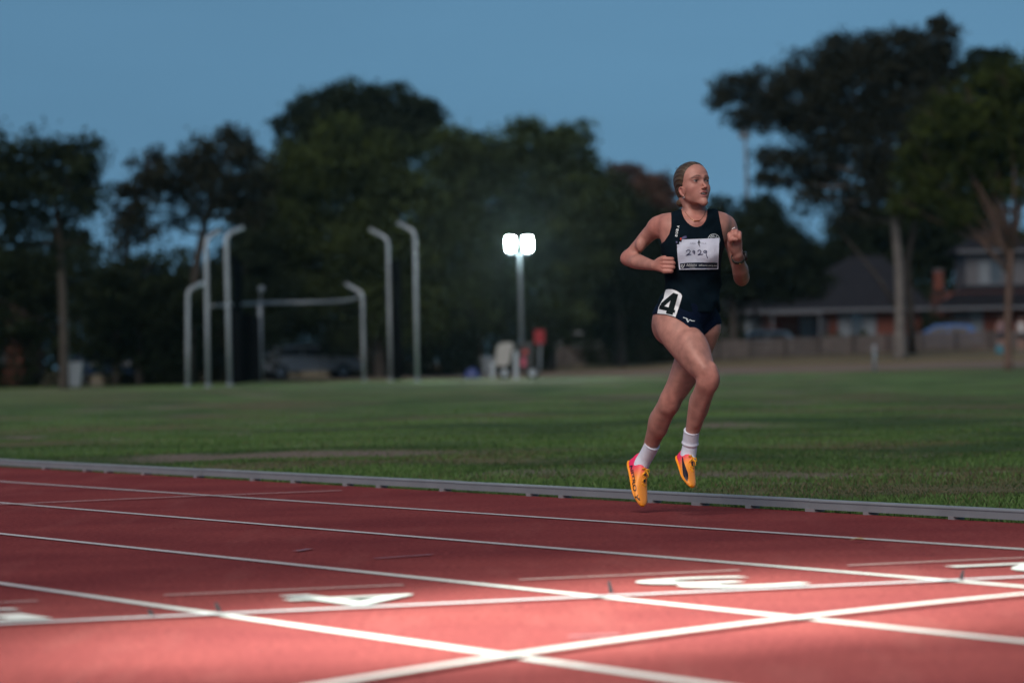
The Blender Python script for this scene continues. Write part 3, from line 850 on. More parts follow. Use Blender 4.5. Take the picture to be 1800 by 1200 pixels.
hblob((0, .088, -.0545), (.021, .018, .0058), (.32, .10, .105), .9)
hblob((0, .086, -.0728), (.019, .018, .0068), (.36, .115, .12), .9)
hblob((0, .074, -.0640), (.019, .012, .0052), (.03, .010, .010), .97)  # dark of the open mouth painted in as shade
set_tint(body, C)

M_eye = mat('eye_white', (.15, .14, .15), .3)
M_iris = mat('iris', (.030, .028, .030), .15)
M_teeth = mat('teeth', (.80, .76, .70), .3)
for sg in (-1, 1):
    e = MB().sphere(hd(sg * .031, .0665, -.002), .0132, 20, 14).build('eyeball', M_eye, runner, True)
    g = unit(HYv + HXv * .12 - HZv * .05)
    R = Vector((0, 0, 1)).rotation_difference(Vector(g)).to_matrix()
    MB().sphere(Vector(hd(sg * .031, .0665, -.002)) + Vector(g) * .0086, (.0082, .0082, .0052), 14, 8, R).build('iris', M_iris, e, True)
mt = MB()
for q in range(-4, 5):
    mt.box(hd(q * .0040, .0790 - .00045 * q * q, -.0600), (.0038, .004, .0062), M=Matrix(HM.tolist()).transposed())
mt.build('teeth', M_teeth, runner, bevel=.0006)

# hair: pulled back tight from the brow into a low bun
HAIR_Z = [-.2, -.058, -.042, -.026, -.014, .034, .060, .080, .13]
HAIR_Y = [-.022, -.018, -.004, .020, .031, .049, .060, .069, .085]
def hair_region(X, Y, Z):
    x, y, z = X - HC[0], Y - HC[1], Z - HC[2]
    lx, ly, lz = [HM[i][0] * x + HM[i][1] * y + HM[i][2] * z for i in range(3)]
    lim = np.interp(lz, HAIR_Z, HAIR_Y) - np.clip((np.abs(lx) - .02), 0, 1) * .05
    return lx, ly, lz, np.maximum(ly - lim, -.070 - lz)
hg = Grid(axis_pts(HC[0] - .13, HC[0] + .12, .0022), axis_pts(HC[1] - .12, HC[1] + .13, .0022), axis_pts(HC[2] - .12, HC[2] + .14, .0022))
hg.apply([hl((0, -.007, .024), (.0720, .0855, .0805), .02), hl((0, .030, .036), (.0605, .050, .0530), .03), hl((0, -.038, -.030), (.050, .043, .046), .03)])
sl, X, Y, Z = hg.block((-99,) * 3, (99,) * 3)
lx, ly, lz, reg = hair_region(X, Y, Z)
phi = np.arctan2(lx, lz + .075)                                # strands run back from the brow to the bun at one angle
fade = sst(.004, .03, -reg)
strand = fade * (.0008 * np.sin(phi * 62 + 1.5 * np.sin(ly * 40)) + .0006 * np.sin(phi * 131 + ly * 30))
hg.d = smax((hg.d + strand + .0042 * (1 - sst(0, .03, -reg))).astype(np.float32), reg.astype(np.float32), .003)
bun_c = (-.014, -.074, -.064)
bx, by, bz = lx - bun_c[0], ly - bun_c[1], lz - bun_c[2]
bun = (np.sqrt((bx / .026) ** 2 + (by / .024) ** 2 + (bz / .020) ** 2) - 1) * .021 + .0016 * np.sin(np.arctan2(bz, bx) * 3 + np.sqrt(bx ** 2 + bz ** 2) * 900)
hg.d = smin(hg.d, bun.astype(np.float32), .006)
hP, hQ = hg.mesh(); del hg
hP = smooth_verts(hP, hQ, 1, .4)
M_hair = attr_mat('hair', .45, .4, 0, .2, 420)
hair = from_np('hair', hP, hQ, M_hair, runner, True)
ql = h_local(hP)
ph = np.arctan2(ql[:, 0], ql[:, 2] + .075) + .02 * np.sin(ql[:, 1] * 45)
st2 = np.clip(.6 * fbm(ph * 30, ql[:, 1] * 6, 1.0, 3, 3) + .6 * fbm(ph * 75, ql[:, 1] * 9, 1.0, 8, 2) - .12, 0, 1)[:, None] ** 1.6
HCc = np.array([.016, .011, .009]) * (1 - st2) + np.array([.17, .115, .072]) * st2
HCc[np.linalg.norm(ql - np.array(bun_c), axis=1) < .034] *= 1.9
set_tint(hair, HCc)
fw = MB()                                                      # loose strands
rr = random.Random(3)
def strand_tube(ps, r0): fw.tube([Vector(p) for p in catmull([np.array(p, float) for p in ps], 5)], r0, 4)
for q in range(16):
    a = rr.uniform(-.05, .03); y0 = rr.uniform(-.05, .05); L = rr.uniform(.012, .030)
    zt0 = .022 + .080 * math.sqrt(max(.05, 1 - ((y0 + .007) / .0855) ** 2 - (a / .0725) ** 2))
    strand_tube([hd(a, y0, zt0 - .004), hd(a + rr.uniform(-.004, .004), y0 - L * .5, zt0 + L * .22), hd(a + rr.uniform(-.012, .012), y0 - L, zt0 + L * rr.uniform(-.1, .25))], .0006)
for q in range(3):
    z0 = rr.uniform(-.06, -.01)
    strand_tube([hd(-.045 + rr.uniform(-.01, .01), -.065, z0), hd(-.055, -.082, z0 - .004), hd(-.052, -.090 + rr.uniform(-.01, .01), z0 - rr.uniform(.005, .02))], .0006)
lh = fw.build('loose_hair', M_hair, hair); lh['kind'] = 'stuff'; set_tint(lh, np.tile([.06, .04, .028], (len(fw.v), 1)))

# clothes --------------------------------------------------------------
def to_px(X, Y, Z):
    x, y, z = X - CAM.x, Y - CAM.y, Z - CAM.z
    dep = x * FWD.x + y * FWD.y + z * FWD.z
    return 900 + F_PX * (x * RIGHT.x + y * RIGHT.y + z * RIGHT.z) / dep, 600 - F_PX * (x * UP.x + y * UP.y + z * UP.z) / dep
def garment(name, ops, polygon, offset, lo_px, hi_px, material, ripple=0.0, h=.003, d0=-.24, d1=.24):
    lo, hi = V3(PP(lo_px[0], hi_px[1], d0)), V3(PP(hi_px[0], lo_px[1], d1))
    g = Grid(axis_pts(lo[0], hi[0], h), axis_pts(lo[1], hi[1], h), axis_pts(lo[2], hi[2], h)).apply(ops)
    sl, X, Y, Z = g.block((-99,) * 3, (99,) * 3)
    u, v = to_px(X, Y, Z)
    t = np.clip((v - 440) / 80, 0, 1)
    off = offset[0] + (offset[1] - offset[0]) * t * t * (3 - 2 * t)
    if ripple:
        off = off + ripple * t * (np.sin((X * 62 + Z * 20 + 3.5 * np.sin(Z * 9 + X * 4))) * .6 + np.sin(X * 25 - Z * 48 + Y * 30) * .4)
    g.d = smax(g.d - off.astype(np.float32), (poly2d(polygon)(u, v) / PXM).astype(np.float32), .003)
    P, Q = g.mesh()
    P = smooth_verts(P, Q, 2, .5)
    return from_np(name, P, Q, material, runner, True)
def cloth_mat(name, c1, rough, scale=900, bump=.3):
    m = mat(name, c1, rough, var=.25, scale=30, bump=bump, bscale=scale, spec=.05)
    return m
M_singlet = cloth_mat('singlet_fabric', (.003, .0090, .0150), .75)
M_brief = cloth_mat('brief_fabric', (.0035, .0085, .024), .7)
singlet = garment('singlet', torso_ops + hip_ops + [arm_ops[0], arm_ops[1], arm_ops[4], arm_ops[5]] + neck_ops[3:], [tuple(p) for p in catmull([np.array(p, float) for p in [(1197, 355), (1198.5, 372), (1203.5, 385), (1212, 394.5), (1223, 399), (1233, 396.5), (1240, 388), (1243, 376), (1244, 355)]], 5)] + [
    (1260, 355), (1265, 385), (1269, 405), (1273, 425), (1278, 440), (1281, 448), (1281, 549), (1138, 549), (1150, 525), (1152, 440), (1154, 434), (1158, 432), (1168, 424), (1176, 412), (1180, 398), (1180, 380), (1178, 355)],
    (.0055, .0105), (1120, 352), (1302, 556), M_singlet, .008)
briefs = garment('running_briefs', torso_ops[:1] + hip_ops + [r_thigh, l_thigh], [(1110, 533), (1300, 533), (1300, 566), (1260, 570), (1247, 580), (1238, 589), (1231, 593), (1224, 588), (1213, 576), (1200, 566),
    (1186, 558), (1168, 552.5), (1152, 552), (1110, 560)], (.0035, .005), (1110, 530), (1302, 598), M_brief)

# --- printing laid on cloth: photo-pixel outlines dropped on the surface they are printed on
def bvh_of(*objs):
    V, Fc = [], []
    for o in objs:
        n = len(V); V += [v.co.copy() for v in o.data.vertices]; Fc += [tuple(i + n for i in p.vertices) for p in o.data.polygons]
    return BVHTree.FromPolygons(V, Fc)
def drop(bvh, px, py, lift, fallback=None):
    d = ray(px, py).normalized()
    h = bvh.ray_cast(CAM + d * (YR - 2), d)
    if h[0] is None:
        return CAM + d * ((fallback if fallback is not None else YR) / d.y)
    return h[0] - d * lift
def decal(name, bvh, pts, faces, lift, material, parent, fallback=None, fine=0.0):
    if fine:                                                  # split long edges so the print follows the surface
        bm = bmesh.new()
        vs_ = [bm.verts.new((p[0], p[1], 0)) for p in pts]
        for f in faces:
            try: bm.faces.new([vs_[i] for i in f])
            except ValueError: pass
        bmesh.ops.triangulate(bm, faces=bm.faces[:])
        for _ in range(5):
            long_e = [e for e in bm.edges if e.calc_length() > fine]
            if not long_e: break
            bmesh.ops.subdivide_edges(bm, edges=long_e, cuts=1)
            bmesh.ops.triangulate(bm, faces=bm.faces[:])
        bm.verts.index_update()
        pts = [(v.co.x, v.co.y) for v in bm.verts]; faces = [[v.index for v in f.verts] for f in bm.faces]; bm.free()
    me = bpy.data.meshes.new(name)
    if fallback is not None:                                  # print stops at the edge of the surface
        hit = [bvh.ray_cast(CAM + ray(*p).normalized() * (YR - 2), ray(*p).normalized())[0] is not None for p in pts]
        faces = [f for f in faces if all(hit[i] for i in f)]
        used = sorted({i for f in faces for i in f}); ren = {o_: n_ for n_, o_ in enumerate(used)}
        pts = [pts[i] for i in used]; faces = [[ren[i] for i in f] for f in faces]
    me.from_pydata([drop(bvh, p[0], p[1], lift, fallback) for p in pts], [], faces); me.update()
    return link(name, me, material, parent)
def text_pts(body_, size=1.0, bold=0.0, shear=0.0, spacing=1.0):
    cu = bpy.data.curves.new('t', 'FONT'); cu.body = body_; cu.size = size; cu.offset = bold; cu.shear = shear
    cu.align_x = 'CENTER'; cu.align_y = 'CENTER'; cu.resolution_u = 3; cu.space_character = spacing; cu.fill_mode = 'FRONT'
    o = bpy.data.objects.new('t', cu); COL.objects.link(o)
    dg = bpy.context.evaluated_depsgraph_get(); dg.update()
    me = bpy.data.meshes.new_from_object(o.evaluated_get(dg))
    P = [(v.co.x, v.co.y) for v in me.vertices]; Fc = [tuple(p.vertices) for p in me.polygons]
    bpy.data.objects.remove(o); bpy.data.curves.remove(cu); bpy.data.meshes.remove(me)
    return P, Fc
def print_text(name, bvh, s, c, w, h, ang, lift, material, parent, bold=0.0, shear=0.0, spacing=1.0, fallback=None, fine=3.0):
    P, Fc = text_pts(s, 1, bold, shear, spacing)
    xs, ys = [p[0] for p in P], [p[1] for p in P]
    x0, x1, y0, y1 = min(xs), max(xs), min(ys), max(ys)
    ca, sa = math.cos(ang), math.sin(ang)
    out = []
    for x, y in P:
        a, b = ((x - x0) / (x1 - x0) - .5) * w, -((y - y0) / (y1 - y0) - .5) * h
        out.append((c[0] + a * ca - b * sa, c[1] + a * sa + b * ca))
    return decal(name, bvh, out, Fc, lift, material, parent, fallback, fine)
def stroke(pts, w, n=6):
    """ribbon outline around a polyline in pixel space"""
    S = catmull([np.array(p, float) for p in pts], n) if len(pts) > 2 else [np.array(p, float) for p in pts]
    V, Fc = [], []
    for i, p in enumerate(S):
        d = S[min(i + 1, len(S) - 1)] - S[max(i - 1, 0)]; d = d / (np.linalg.norm(d) + 1e-9)
        nrm = np.array([-d[1], d[0]]) * w / 2
        V += [tuple(p + nrm), tuple(p - nrm)]
        if i: Fc.append((2 * i - 2, 2 * i - 1, 2 * i + 1, 2 * i))
    return V, Fc
def merge2(*parts):
    V, Fc = [], []
    for v, f in parts:
        n = len(V); V += list(v); Fc += [tuple(i + n for i in q) for q in f]
    return V, Fc
bv_s = bvh_of(singlet, briefs)
M_ink = mat('bib_ink', (.03, .035, .10), .6)
M_navy = mat('bib_navy_print', (.008, .014, .035), .55)
M_paper = mat('bib_paper', (.64, .70, .84), .62, var=.05, scale=14, bump=.2, bscale=40)
M_print = mat('white_print', (.62, .68, .70), .6)
M_greyp = mat('grey_print', (.30, .32, .40), .6)
M_red = mat('red_pin', (.65, .06, .03), .4)
M_blue = mat('blue_motif', (.012, .016, .11), .5)

# race bib: a creased paper sheet pinned on the chest
def bib_xy(s, t):                                             # s across 0..1, t down 0..1
    top = (1190.0 + 74.5 * s, 421.5 - 3.2 * s); bot = (1194.0 + 68.5 * s, 474.0 - .8 * s)
    x, y = top[0] + (bot[0] - top[0]) * t, top[1] + (bot[1] - top[1]) * t
    return x - 1.2 * math.sin(math.pi * t) * (1 - s), y
def bib_pt(s, t, lift=0.0):
    x, y = bib_xy(s, t)
    if s + t * .55 < .16: pass
    b = .011 + .0035 * math.sin(s * 6.5 + 1) + .003 * math.sin(t * 7 + s * 3) + .0025 * math.sin((s - t) * 9)
    curl = max(0, .22 - s - t * .8) * .12
    # rest plane of the chest, pushed out to clear the cloth
    return x, y, b + curl + lift
nb, mb_ = 18, 13
bv, bf = [], []
depth = np.zeros((nb + 1, mb_ + 1))
for i in range(nb + 1):
    for j in range(mb_ + 1):
        x, y = bib_xy(i / nb, j / mb_)
        q = drop(bv_s, x, y, 0.0)
        depth[i, j] = q.y
for _ in range(6):                                             # paper spans hollows of the cloth
    pad_ = np.pad(depth, 1, mode='edge')
    avg = (pad_[:-2, 1:-1] + pad_[2:, 1:-1] + pad_[1:-1, :-2] + pad_[1:-1, 2:]) / 4
    depth = np.minimum(depth, avg)
for i in range(nb + 1):
    for j in range(mb_ + 1):
        x, y, b = bib_pt(i / nb, j / mb_)
        bv.append(at(x, y, depth[i, j] - b * .55))
for i in range(nb):
    for j in range(mb_):
        if i < 2 and j < 2 - i: continue                      # the torn, folded corner at the pin
        a = i * (mb_ + 1) + j
        bf.append((a, a + 1, a + mb_ + 2, a + mb_ + 1))
me = bpy.data.meshes.new('race_bib'); me.from_pydata(bv, [], bf); me.update()
bib = link('race_bib', me, M_paper, runner, True)
bib['label'] = 'white paper race bib with handwritten number'
bv_b = bvh_of(bib)
def bibp(name, parts, material, lift=.0018): return decal(name, bv_b, *merge2(*parts), lift, material, bib, fine=4.0)
bibp('handwritten_digit', [stroke([(1206.0, 442.0), (1209.5, 439.3), (1213.2, 441.0), (1211.5, 445.0), (1205.8, 449.0)], 1.25), stroke([(1205.8, 449.0), (1210, 447.8), (1215, 447.0)], 1.2)], M_ink)
bibp('handwritten_digit', [stroke([(1221.0, 441.2), (1219.0, 440.5), (1217.8, 442.6), (1219.6, 443.8), (1221.2, 441.4), (1220.8, 444.5), (1219.8, 447.4)], 1.2)], M_ink)
bibp('handwritten_digit', [stroke([(1226.3, 442.0), (1229.0, 439.4), (1232.0, 441.2), (1230.8, 445.0), (1226.8, 448.3)], 1.25), stroke([(1226.8, 448.3), (1231, 447.3), (1235.5, 446.9)], 1.2)], M_ink)
bibp('handwritten_digit', [stroke([(1242.2, 441.0), (1239.0, 440.2), (1236.8, 442.4), (1239.0, 444.0), (1242.3, 441.4), (1241.2, 446.5), (1244.0, 453.8)], 1.2)], M_ink)
band = [(1195.3, 463.2), (1209, 461.7), (1228, 461.2), (1245, 461.5), (1261.2, 461.7), (1261.0, 471.6), (1245, 471.2), (1228, 471.2), (1209, 471.6), (1196.0, 472.6)]
bibp('sponsor_band', [(band, [(0, 1, 8, 9), (1, 2, 7, 8), (2, 3, 6, 7), (3, 4, 5, 6)])], M_navy)
print_text('sponsor_name', bv_b, 'Athletics', (1215.5, 465.6), 18.5, 4.6, -.02, .0034, M_print, bib, .008, .15)
print_text('sponsor_name', bv_b, 'VICTORIA', (1217.0, 470.0), 10, 1.8, -.02, .0034, M_print, bib, .01)
print_text('sponsor_web_address', bv_b, 'athsvic.org.au', (1244.0, 466.8), 31.5, 4.6, .015, .0034, M_print, bib, .012)
bibp('sponsor_emblem', [stroke([(1197.6, 466), (1199.5, 465.5), (1198.2, 469), (1200.5, 471)], 1.1), stroke([(1200.4, 470.5), (1202.5, 467), (1203.4, 464)], 1.2)], M_print, .0034)
print_text('bib_heading', bv_b, 'MURRAY', (1218.5, 427.8), 11, 2.4, 0, .0018, M_greyp, bib)
print_text('bib_heading', bv_b, 'MILE', (1236.8, 427.8), 9.5, 2.4, 0, .0018, M_greyp, bib)
bibp('runner_figure', [stroke([(1228.6, 422.0), (1228.7, 423.6)], 1.7), stroke([(1228.7, 423.6), (1228.6, 427.6)], 2.6), stroke([(1227, 425), (1226.4, 427.6)], .8), stroke([(1230.2, 425), (1230.9, 427.2)], .8),
    stroke([(1228.3, 427.4), (1228.4, 431.0)], 1.4), stroke([(1228.9, 427.6), (1229.6, 431.0), (1230.2, 433.8)], 1.0)], M_navy)
MB().sphere(drop(bv_s, 1196.9, 420.4, .006), (.0046, .004, .0064), 10, 7).build('red_pin', M_red, runner, True)
decal('blue_motif', bv_s, *merge2(stroke([(1198.5, 420.5), (1202, 417.6), (1207, 416.4)], 4.2), stroke([(1190, 427), (1188.8, 424)], 3)), .0025, M_blue, singlet, fine=3)
# letters up the strap
for ch, (x, y), a in (('S', (1188.8, 414.2), -1.25), ('U', (1189.6, 409.0), -1.3), ('B', (1190.6, 403.8), -1.3), ('A', (1192.2, 398.2), -1.3)):
    print_text('strap_letter', bv_s, ch, (x, y), 3.9, 4.3, a, .002, M_print, singlet, .035)
# round club crest
crest = [stroke([(1254.8 + 10.6 * math.cos(a), 422.0 + 10.6 * math.sin(a)) for a in np.linspace(math.pi * .95, math.pi * 2.22, 22)], .8, 2),
         stroke([(1254.8 + 5.2 * math.cos(a), 421.6 + 5.2 * math.sin(a)) for a in np.linspace(math.pi, math.pi * 2.1, 14)], .6, 2)]
decal('club_crest', bv_s, *merge2(*crest), .002, M_print, singlet, fine=3)
for q, ch in enumerate('RASH LAP'):
    if ch == ' ': continue
    a = math.pi * (1.10 + q * .125)
    print_text('crest_letter', bv_s, ch, (1254.8 + 8.0 * math.cos(a), 422.0 + 8.0 * math.sin(a)), 2.5, 2.9, a + math.pi / 2, .0022, M_print, singlet, .02)
# hip number
M_sticker = mat('sticker_vinyl', (.70, .74, .78), .4, bump=.1, bscale=60)
M_black = mat('black_print', (.006, .012, .014), .85, spec=.1)
so = [(1170.5, 509.0), (1174, 508.2), (1182, 508.6), (1190, 511.5), (1197, 516.0), (1199.0, 520.5), (1196.5, 530), (1193, 541), (1189.5, 551), (1187.3, 557.2), (1180, 554.6), (1172, 552.4), (1163, 551.4), (1155.2, 551.0), (1157.5, 540), (1162, 531), (1166.5, 524), (1168.6, 514)]
decal('hip_sticker', bv_s, so, [tuple(range(len(so)))], .0035, M_sticker, runner, fine=4)
hs = bpy.data.objects['hip_sticker']; hs['label'] = 'white hip sticker with black number four'
# digit 4: outer shape with its counter left open
f4 = [(1183.5, 514.6), (1192.0, 517.2), (1184.6, 544.0), (1186.9, 545.0), (1185.8, 550.0), (1183.4, 549.2), (1182.2, 553.6), (1170.4, 550.4), (1171.8, 546.0), (1158.0, 543.0), (1160.2, 534.4), (1167.0, 528.5)]
i4 = [(1178.8, 527.6), (1175.2, 540.2), (1167.6, 538.0)]
def with_hole(outer, inner, bvh, name, lift, material, parent):
    from mathutils.geometry import delaunay_2d_cdt
    Vv = [Vector(p) for p in outer + inner]; no = len(outer)
    E = [(i, (i + 1) % no) for i in range(no)] + [(no + i, no + (i + 1) % len(inner)) for i in range(len(inner))]
    v, e, f, *_ = delaunay_2d_cdt(Vv, E, [], 0, 1e-4)
    fo, fi = poly2d([tuple(p) for p in outer]), poly2d([tuple(p) for p in inner])
    keep = []
    for t in f:
        cx = sum(v[i].x for i in t) / 3; cy = sum(v[i].y for i in t) / 3
        if fo(np.float64(cx), np.float64(cy)) < 0 and fi(np.float64(cx), np.float64(cy)) > 0: keep.append(tuple(t))
    return decal(name, bvh, [(p.x, p.y) for p in v], keep, lift, material, parent, fine=4)
with_hole(f4, i4, bvh_of(hs), 'numeral', .0025, M_black, hs)
# maker's mark on the briefs: a running-bird stroke
decal('maker_mark', bv_s, *merge2(stroke([(1200.6, 557.6), (1206, 559.4), (1209.5, 561.6)], 1.3), stroke([(1206.5, 559.0), (1207.8, 563.0), (1209.5, 566.0)], 1.7), stroke([(1209.3, 566.0), (1212.5, 562.0), (1216, 563.6), (1221.5, 564.0)], 1.4)), .003, M_print, briefs, fine=3)

# watch, ring, necklace, earring
M_wblack = mat('watch_black', (.012, .013, .014), .35)
wa = unit(V3(PP(1297.6, 452, -.155)) - V3(PP(1297, 447, -.18)))
wc = Vector(PP(1297.6, 452.5, -.155)); wax = Vector(wa)
e1 = wax.cross(Vector((1, 0, 0))).normalized(); e2 = wax.cross(e1).normalized()
wt = MB(); n = 28; V, Fc = [], []
for k in range(n):
    a = 2 * math.pi * k / n; dr = e1 * math.cos(a) + e2 * math.sin(a)
    for ro, ax_ in ((.0275, -.010), (.0315, -.009), (.0315, .009), (.0275, .010)): V.append(wc + dr * ro + wax * ax_)
for k in range(n):
    for j in range(4):
        a, b = k * 4 + j, ((k + 1) % n) * 4 + j; c, d = ((k + 1) % n) * 4 + (j + 1) % 4, k * 4 + (j + 1) % 4
        Fc.append((a, b, c, d))
wt.add(V, Fc)
watch = wt.build('wristwatch', M_wblack, runner, True)
cdir = (Vector((.97, -.10, .22)) - wax * Vector((.97, -.10, .22)).dot(wax)).normalized()
MB().tube([wc + cdir * .028, wc + cdir * .036, wc + cdir * .042], [.021, .022, .019], 20).build('watch_case', M_wblack, watch, True)
MB().sphere(wc + (Vector((0, -1, 0)) - wax * Vector((0, -1, 0)).dot(wax)).normalized() * .0325, .0035, 8, 6).build('clasp', mat('brass', (.75, .55, .15), .3, 1), watch, True)
ring_c = Vector(PP(1291.0, 405.5, -.226)); 
MB().tube([ring_c + Vector((.0115 * math.cos(a), 0, .0115 * math.sin(a))) for a in np.linspace(0, 2 * math.pi, 18)], .0018, 6).build('ring', mat('silver', (.8, .8, .82), .2, 1), runner, True)
MB().sphere(ring_c + Vector((0, -.004, .0125)), .0042, 8, 6).build('ring_stone', mat('silver', (.8, .8, .82), .2, 1), runner, True)
bv_body = bvh_of(body)
M_gold = mat('gold', (.85, .60, .30), .25, 1)
chain_px = [(1204, 372), (1209, 379), (1215, 385), (1220, 388.6), (1224.4, 389.3), (1229, 388.2), (1234, 384), (1238, 377), (1240, 370)]
nk = MB().tube([drop(bv_body, x, y, .0015) for x, y in [tuple(p) for p in catmull([np.array(p) for p in chain_px], 3)]], .0011, 5).build('necklace', M_gold, runner, True)
MB().tube([drop(bv_body, 1219.4, 388.6, .004), drop(bv_body, 1229.6, 388.2, .004)], .0030, 6).build('pendant_bar', M_gold, nk)
MB().tube([Vector(hd(-.0670, .015, -.064)) + Vector(HYv) * .006 * math.cos(a) + Vector(HZv) * .006 * math.sin(a) for a in np.linspace(0, 2 * math.pi, 14)], .0011, 5).build('earring', mat('silver', (.8, .8, .82), .2, 1), runner, True)

# socks and shoes --------------------------------------------------------
M_sock = mat('sock_knit', (.70, .75, .87), .85, var=.06, scale=60, bump=.12, bscale=420)
def shoe_mat():
    m = bpy.data.materials.new('shoe_upper'); m.use_nodes = True
    N, L = m.node_tree.nodes, m.node_tree.links
    b = N['Principled BSDF']; b.inputs['Roughness'].default_value = .45
    a = N.new('ShaderNodeAttribute'); a.attribute_name = 'tint'
    L.new(a.outputs['Color'], b.inputs['Base Color'])
    tc = N.new('ShaderNodeTexCoord'); v = N.new('ShaderNodeTexVoronoi'); v.inputs['Scale'].default_value = 420
    bp = N.new('ShaderNodeBump'); bp.inputs['Strength'].default_value = .25; bp.inputs['Distance'].default_value = .002
    L.new(tc.outputs['Object'], v.inputs['Vector']); L.new(v.outputs[0], bp.inputs['Height']); L.new(bp.outputs[0], b.inputs['Normal'])
    return m
M_shoe = shoe_mat()
M_sole = mat('shoe_sole', (1.0, .36, .012), .4)
M_lace = mat('shoe_lace', (.98, .50, .02), .6)
M_shoeblk = mat('shoe_black', (.012, .010, .022), .4)
def make_shoe(heel, toe, hint, side_px):
    heel, toe = V3(heel), V3(toe)
    f = unit(toe - heel); u = np.array(hint, float); u = unit(u - f * (u @ f)); s = np.cross(f, u)
    L = np.linalg.norm(toe - heel) / .268
    def q(x, y, z): return heel + (s * x + f * y + u * z) * L
    up = [(.004, .044, .018, .030), (.022, .050, .029, .042), (.055, .052, .0325, .045), (.09, .050, .0335, .043), (.125, .042, .037, .036), (.16, .033, .0415, .0285), (.195, .0265, .0435, .0225), (.23, .023, .0385, .018), (.256, .021, .026, .0135), (.266, .020, .014, .009)]
    g_ops = [o_loft([(q(0, y, z), s, u, w * L, h * L) for y, z, w, h in up], f, .004, 6, p=2.5),
             o_chain([q(0, .088, .078), q(0, .115, .072), q(0, .145, .058)], [.012, .012, .008], .01),
             o_chain([q(0, -.004, .108), q(0, .002, .090), q(0, .008, .070)], [.006, .010, .016], .014)]
    pts = np.array([q(x, y, z) for x in (-.06, .06) for y in (-.02, .29) for z in (-.03, .12)])
    a, b = pts.min(0), pts.max(0)
    gr = Grid(*[axis_pts(a[i], b[i], .0024) for i in range(3)]).apply(g_ops)
    # opening for the ankle
    gr.apply([o_ell(q(0, .048, .112), (.026 * L, .044 * L, .030 * L), .006, np.stack([s, f, u]), '-')])
    P, Q = gr.mesh(); P = smooth_verts(P, Q, 1, .4)
    o = from_np('running_shoe', P, Q, M_shoe, runner, True)
    loc = (P - heel) @ np.stack([s, f, u]).T / L
    t = np.clip((loc[:, 1] - .045) / .10, 0, 1)[:, None] - np.clip((loc[:, 2] - .05) * 2, 0, .15)[:, None]
    t = np.clip(t, 0, 1); t = t * t * (3 - 2 * t)
    Cc = np.array([.90, .03, .14]) * (1 - t) + np.array([1.0, .355, .045]) * t
    set_tint(o, Cc)
    so_ = [(.002, .014, .022), (.03, .012, .033), (.08, .010, .033), (.13, .010, .039), (.18, .011, .046), (.22, .013, .043), (.252, .017, .030), (.270, .021, .015)]
    gr = Grid(*[axis_pts(a[i], b[i], .0024) for i in range(3)]).apply([o_loft([(q(0, y, z), s, u, (w - .0035) * L, .0085 * L) for y, z, w in so_], f, .004, 6, p=2.6)])
    P, Q = gr.mesh(); P = smooth_verts(P, Q, 1, .4)
    from_np('sole', P, Q, M_sole, o, True)
    for x_, y_ in ((-.02, .17), (.02, .17), (-.026, .20), (.026, .20), (0, .225), (0, .185)):
        MB().tube([q(x_, y_, .004), q(x_, y_, -.006)], [.0035, .0012], 6).build('spike', mat('steel', (.55, .55, .57), .3, 1), o)
    bvs = bvh_of(o)
    def surf(x, y, z=.12, lift=.001):
        h = bvs.ray_cast(Vector(q(x, y, z)), Vector(-u))
        return (h[0] + Vector(u) * lift) if h[0] is not None else Vector(q(x, y, .05))
    lc = MB()
    for k in range(5):
        y = .100 + k * .017; w = .017 - k * .0008
        lc.tube([surf(-w + 2 * w * j / 6, y + (.006 if k % 2 else -.004) * (j / 6 - .5) + .002 * math.sin(j), lift=.0015) for j in range(7)], .0026, 6)
    bw = Vector(q(0, .096, .092))
    for sg in (-1, 1):
        lc.tube([bw, bw + Vector(s) * sg * .016 + Vector(u) * .008, bw + Vector(s) * sg * .026 + Vector(f) * .006, bw + Vector(s) * sg * .014 - Vector(u) * .004, bw], .0024, 6)
        lc.tube([bw, bw + Vector(s) * sg * .012 + Vector(f) * .02, bw + Vector(s) * sg * .02 + Vector(f) * .032 - Vector(u) * .012], .0022, 6)
    lc.build('laces', M_lace, o, True)
    return o, bvs, q, s, f, u, L
shoeR, bvR, qR, sR, fR, uR, LR = make_shoe(PP(1189, 806, .02), PP(1211, 859, -.16), (.75, -.60, .50), 1)
shoeL, bvL, qL, sL, fL, uL, LL = make_shoe(PP(1104, 813, .48), PP(1124, 892, .34), (.80, -.60, .45), 1)
def sdec(name, bvh, parts, parent, fb, lift=.003, m=M_shoeblk): return decal(name, bvh, *merge2(*parts), lift, m, parent, fallback=fb, fine=3)
# right shoe: dark tapering stripe, tongue patches; left shoe: word along the side, leaping cat mark
def taper(pts, ws, n=6):
    S = catmull([np.array([*p, w], float) for p, w in zip(pts, ws)], n); V, Fc = [], []
    for i, p in enumerate(S):
        d = (S[min(i + 1, len(S) - 1)] - S[max(i - 1, 0)])[:2]; d = d / (np.linalg.norm(d) + 1e-9); nr = np.array([-d[1], d[0]]) * p[2] / 2
        V += [tuple(p[:2] + nr), tuple(p[:2] - nr)]
        if i: Fc.append((2 * i - 2, 2 * i - 1, 2 * i + 1, 2 * i))
    return V, Fc
sdec('side_stripe', bvR, [taper([(1199.5, 803), (1200.5, 812), (1203.0, 824), (1205.6, 835), (1208, 845)], [1.5, 3.4, 7.0, 8.4, 1.5])], shoeR, YR - .05)
sdec('tongue_patch', bvR, [([(1213, 797.5), (1222, 796.5), (1221.5, 803), (1214, 801.5)], [(0, 1, 2, 3)])], shoeR, YR - .1, .006)
sdec('lace_patch', bvR, [([(1214.5, 811), (1219, 810), (1218, 815.5), (1219.5, 819), (1216, 818.5)], [(0, 1, 2, 3, 4)])], shoeR, YR - .1, .008)
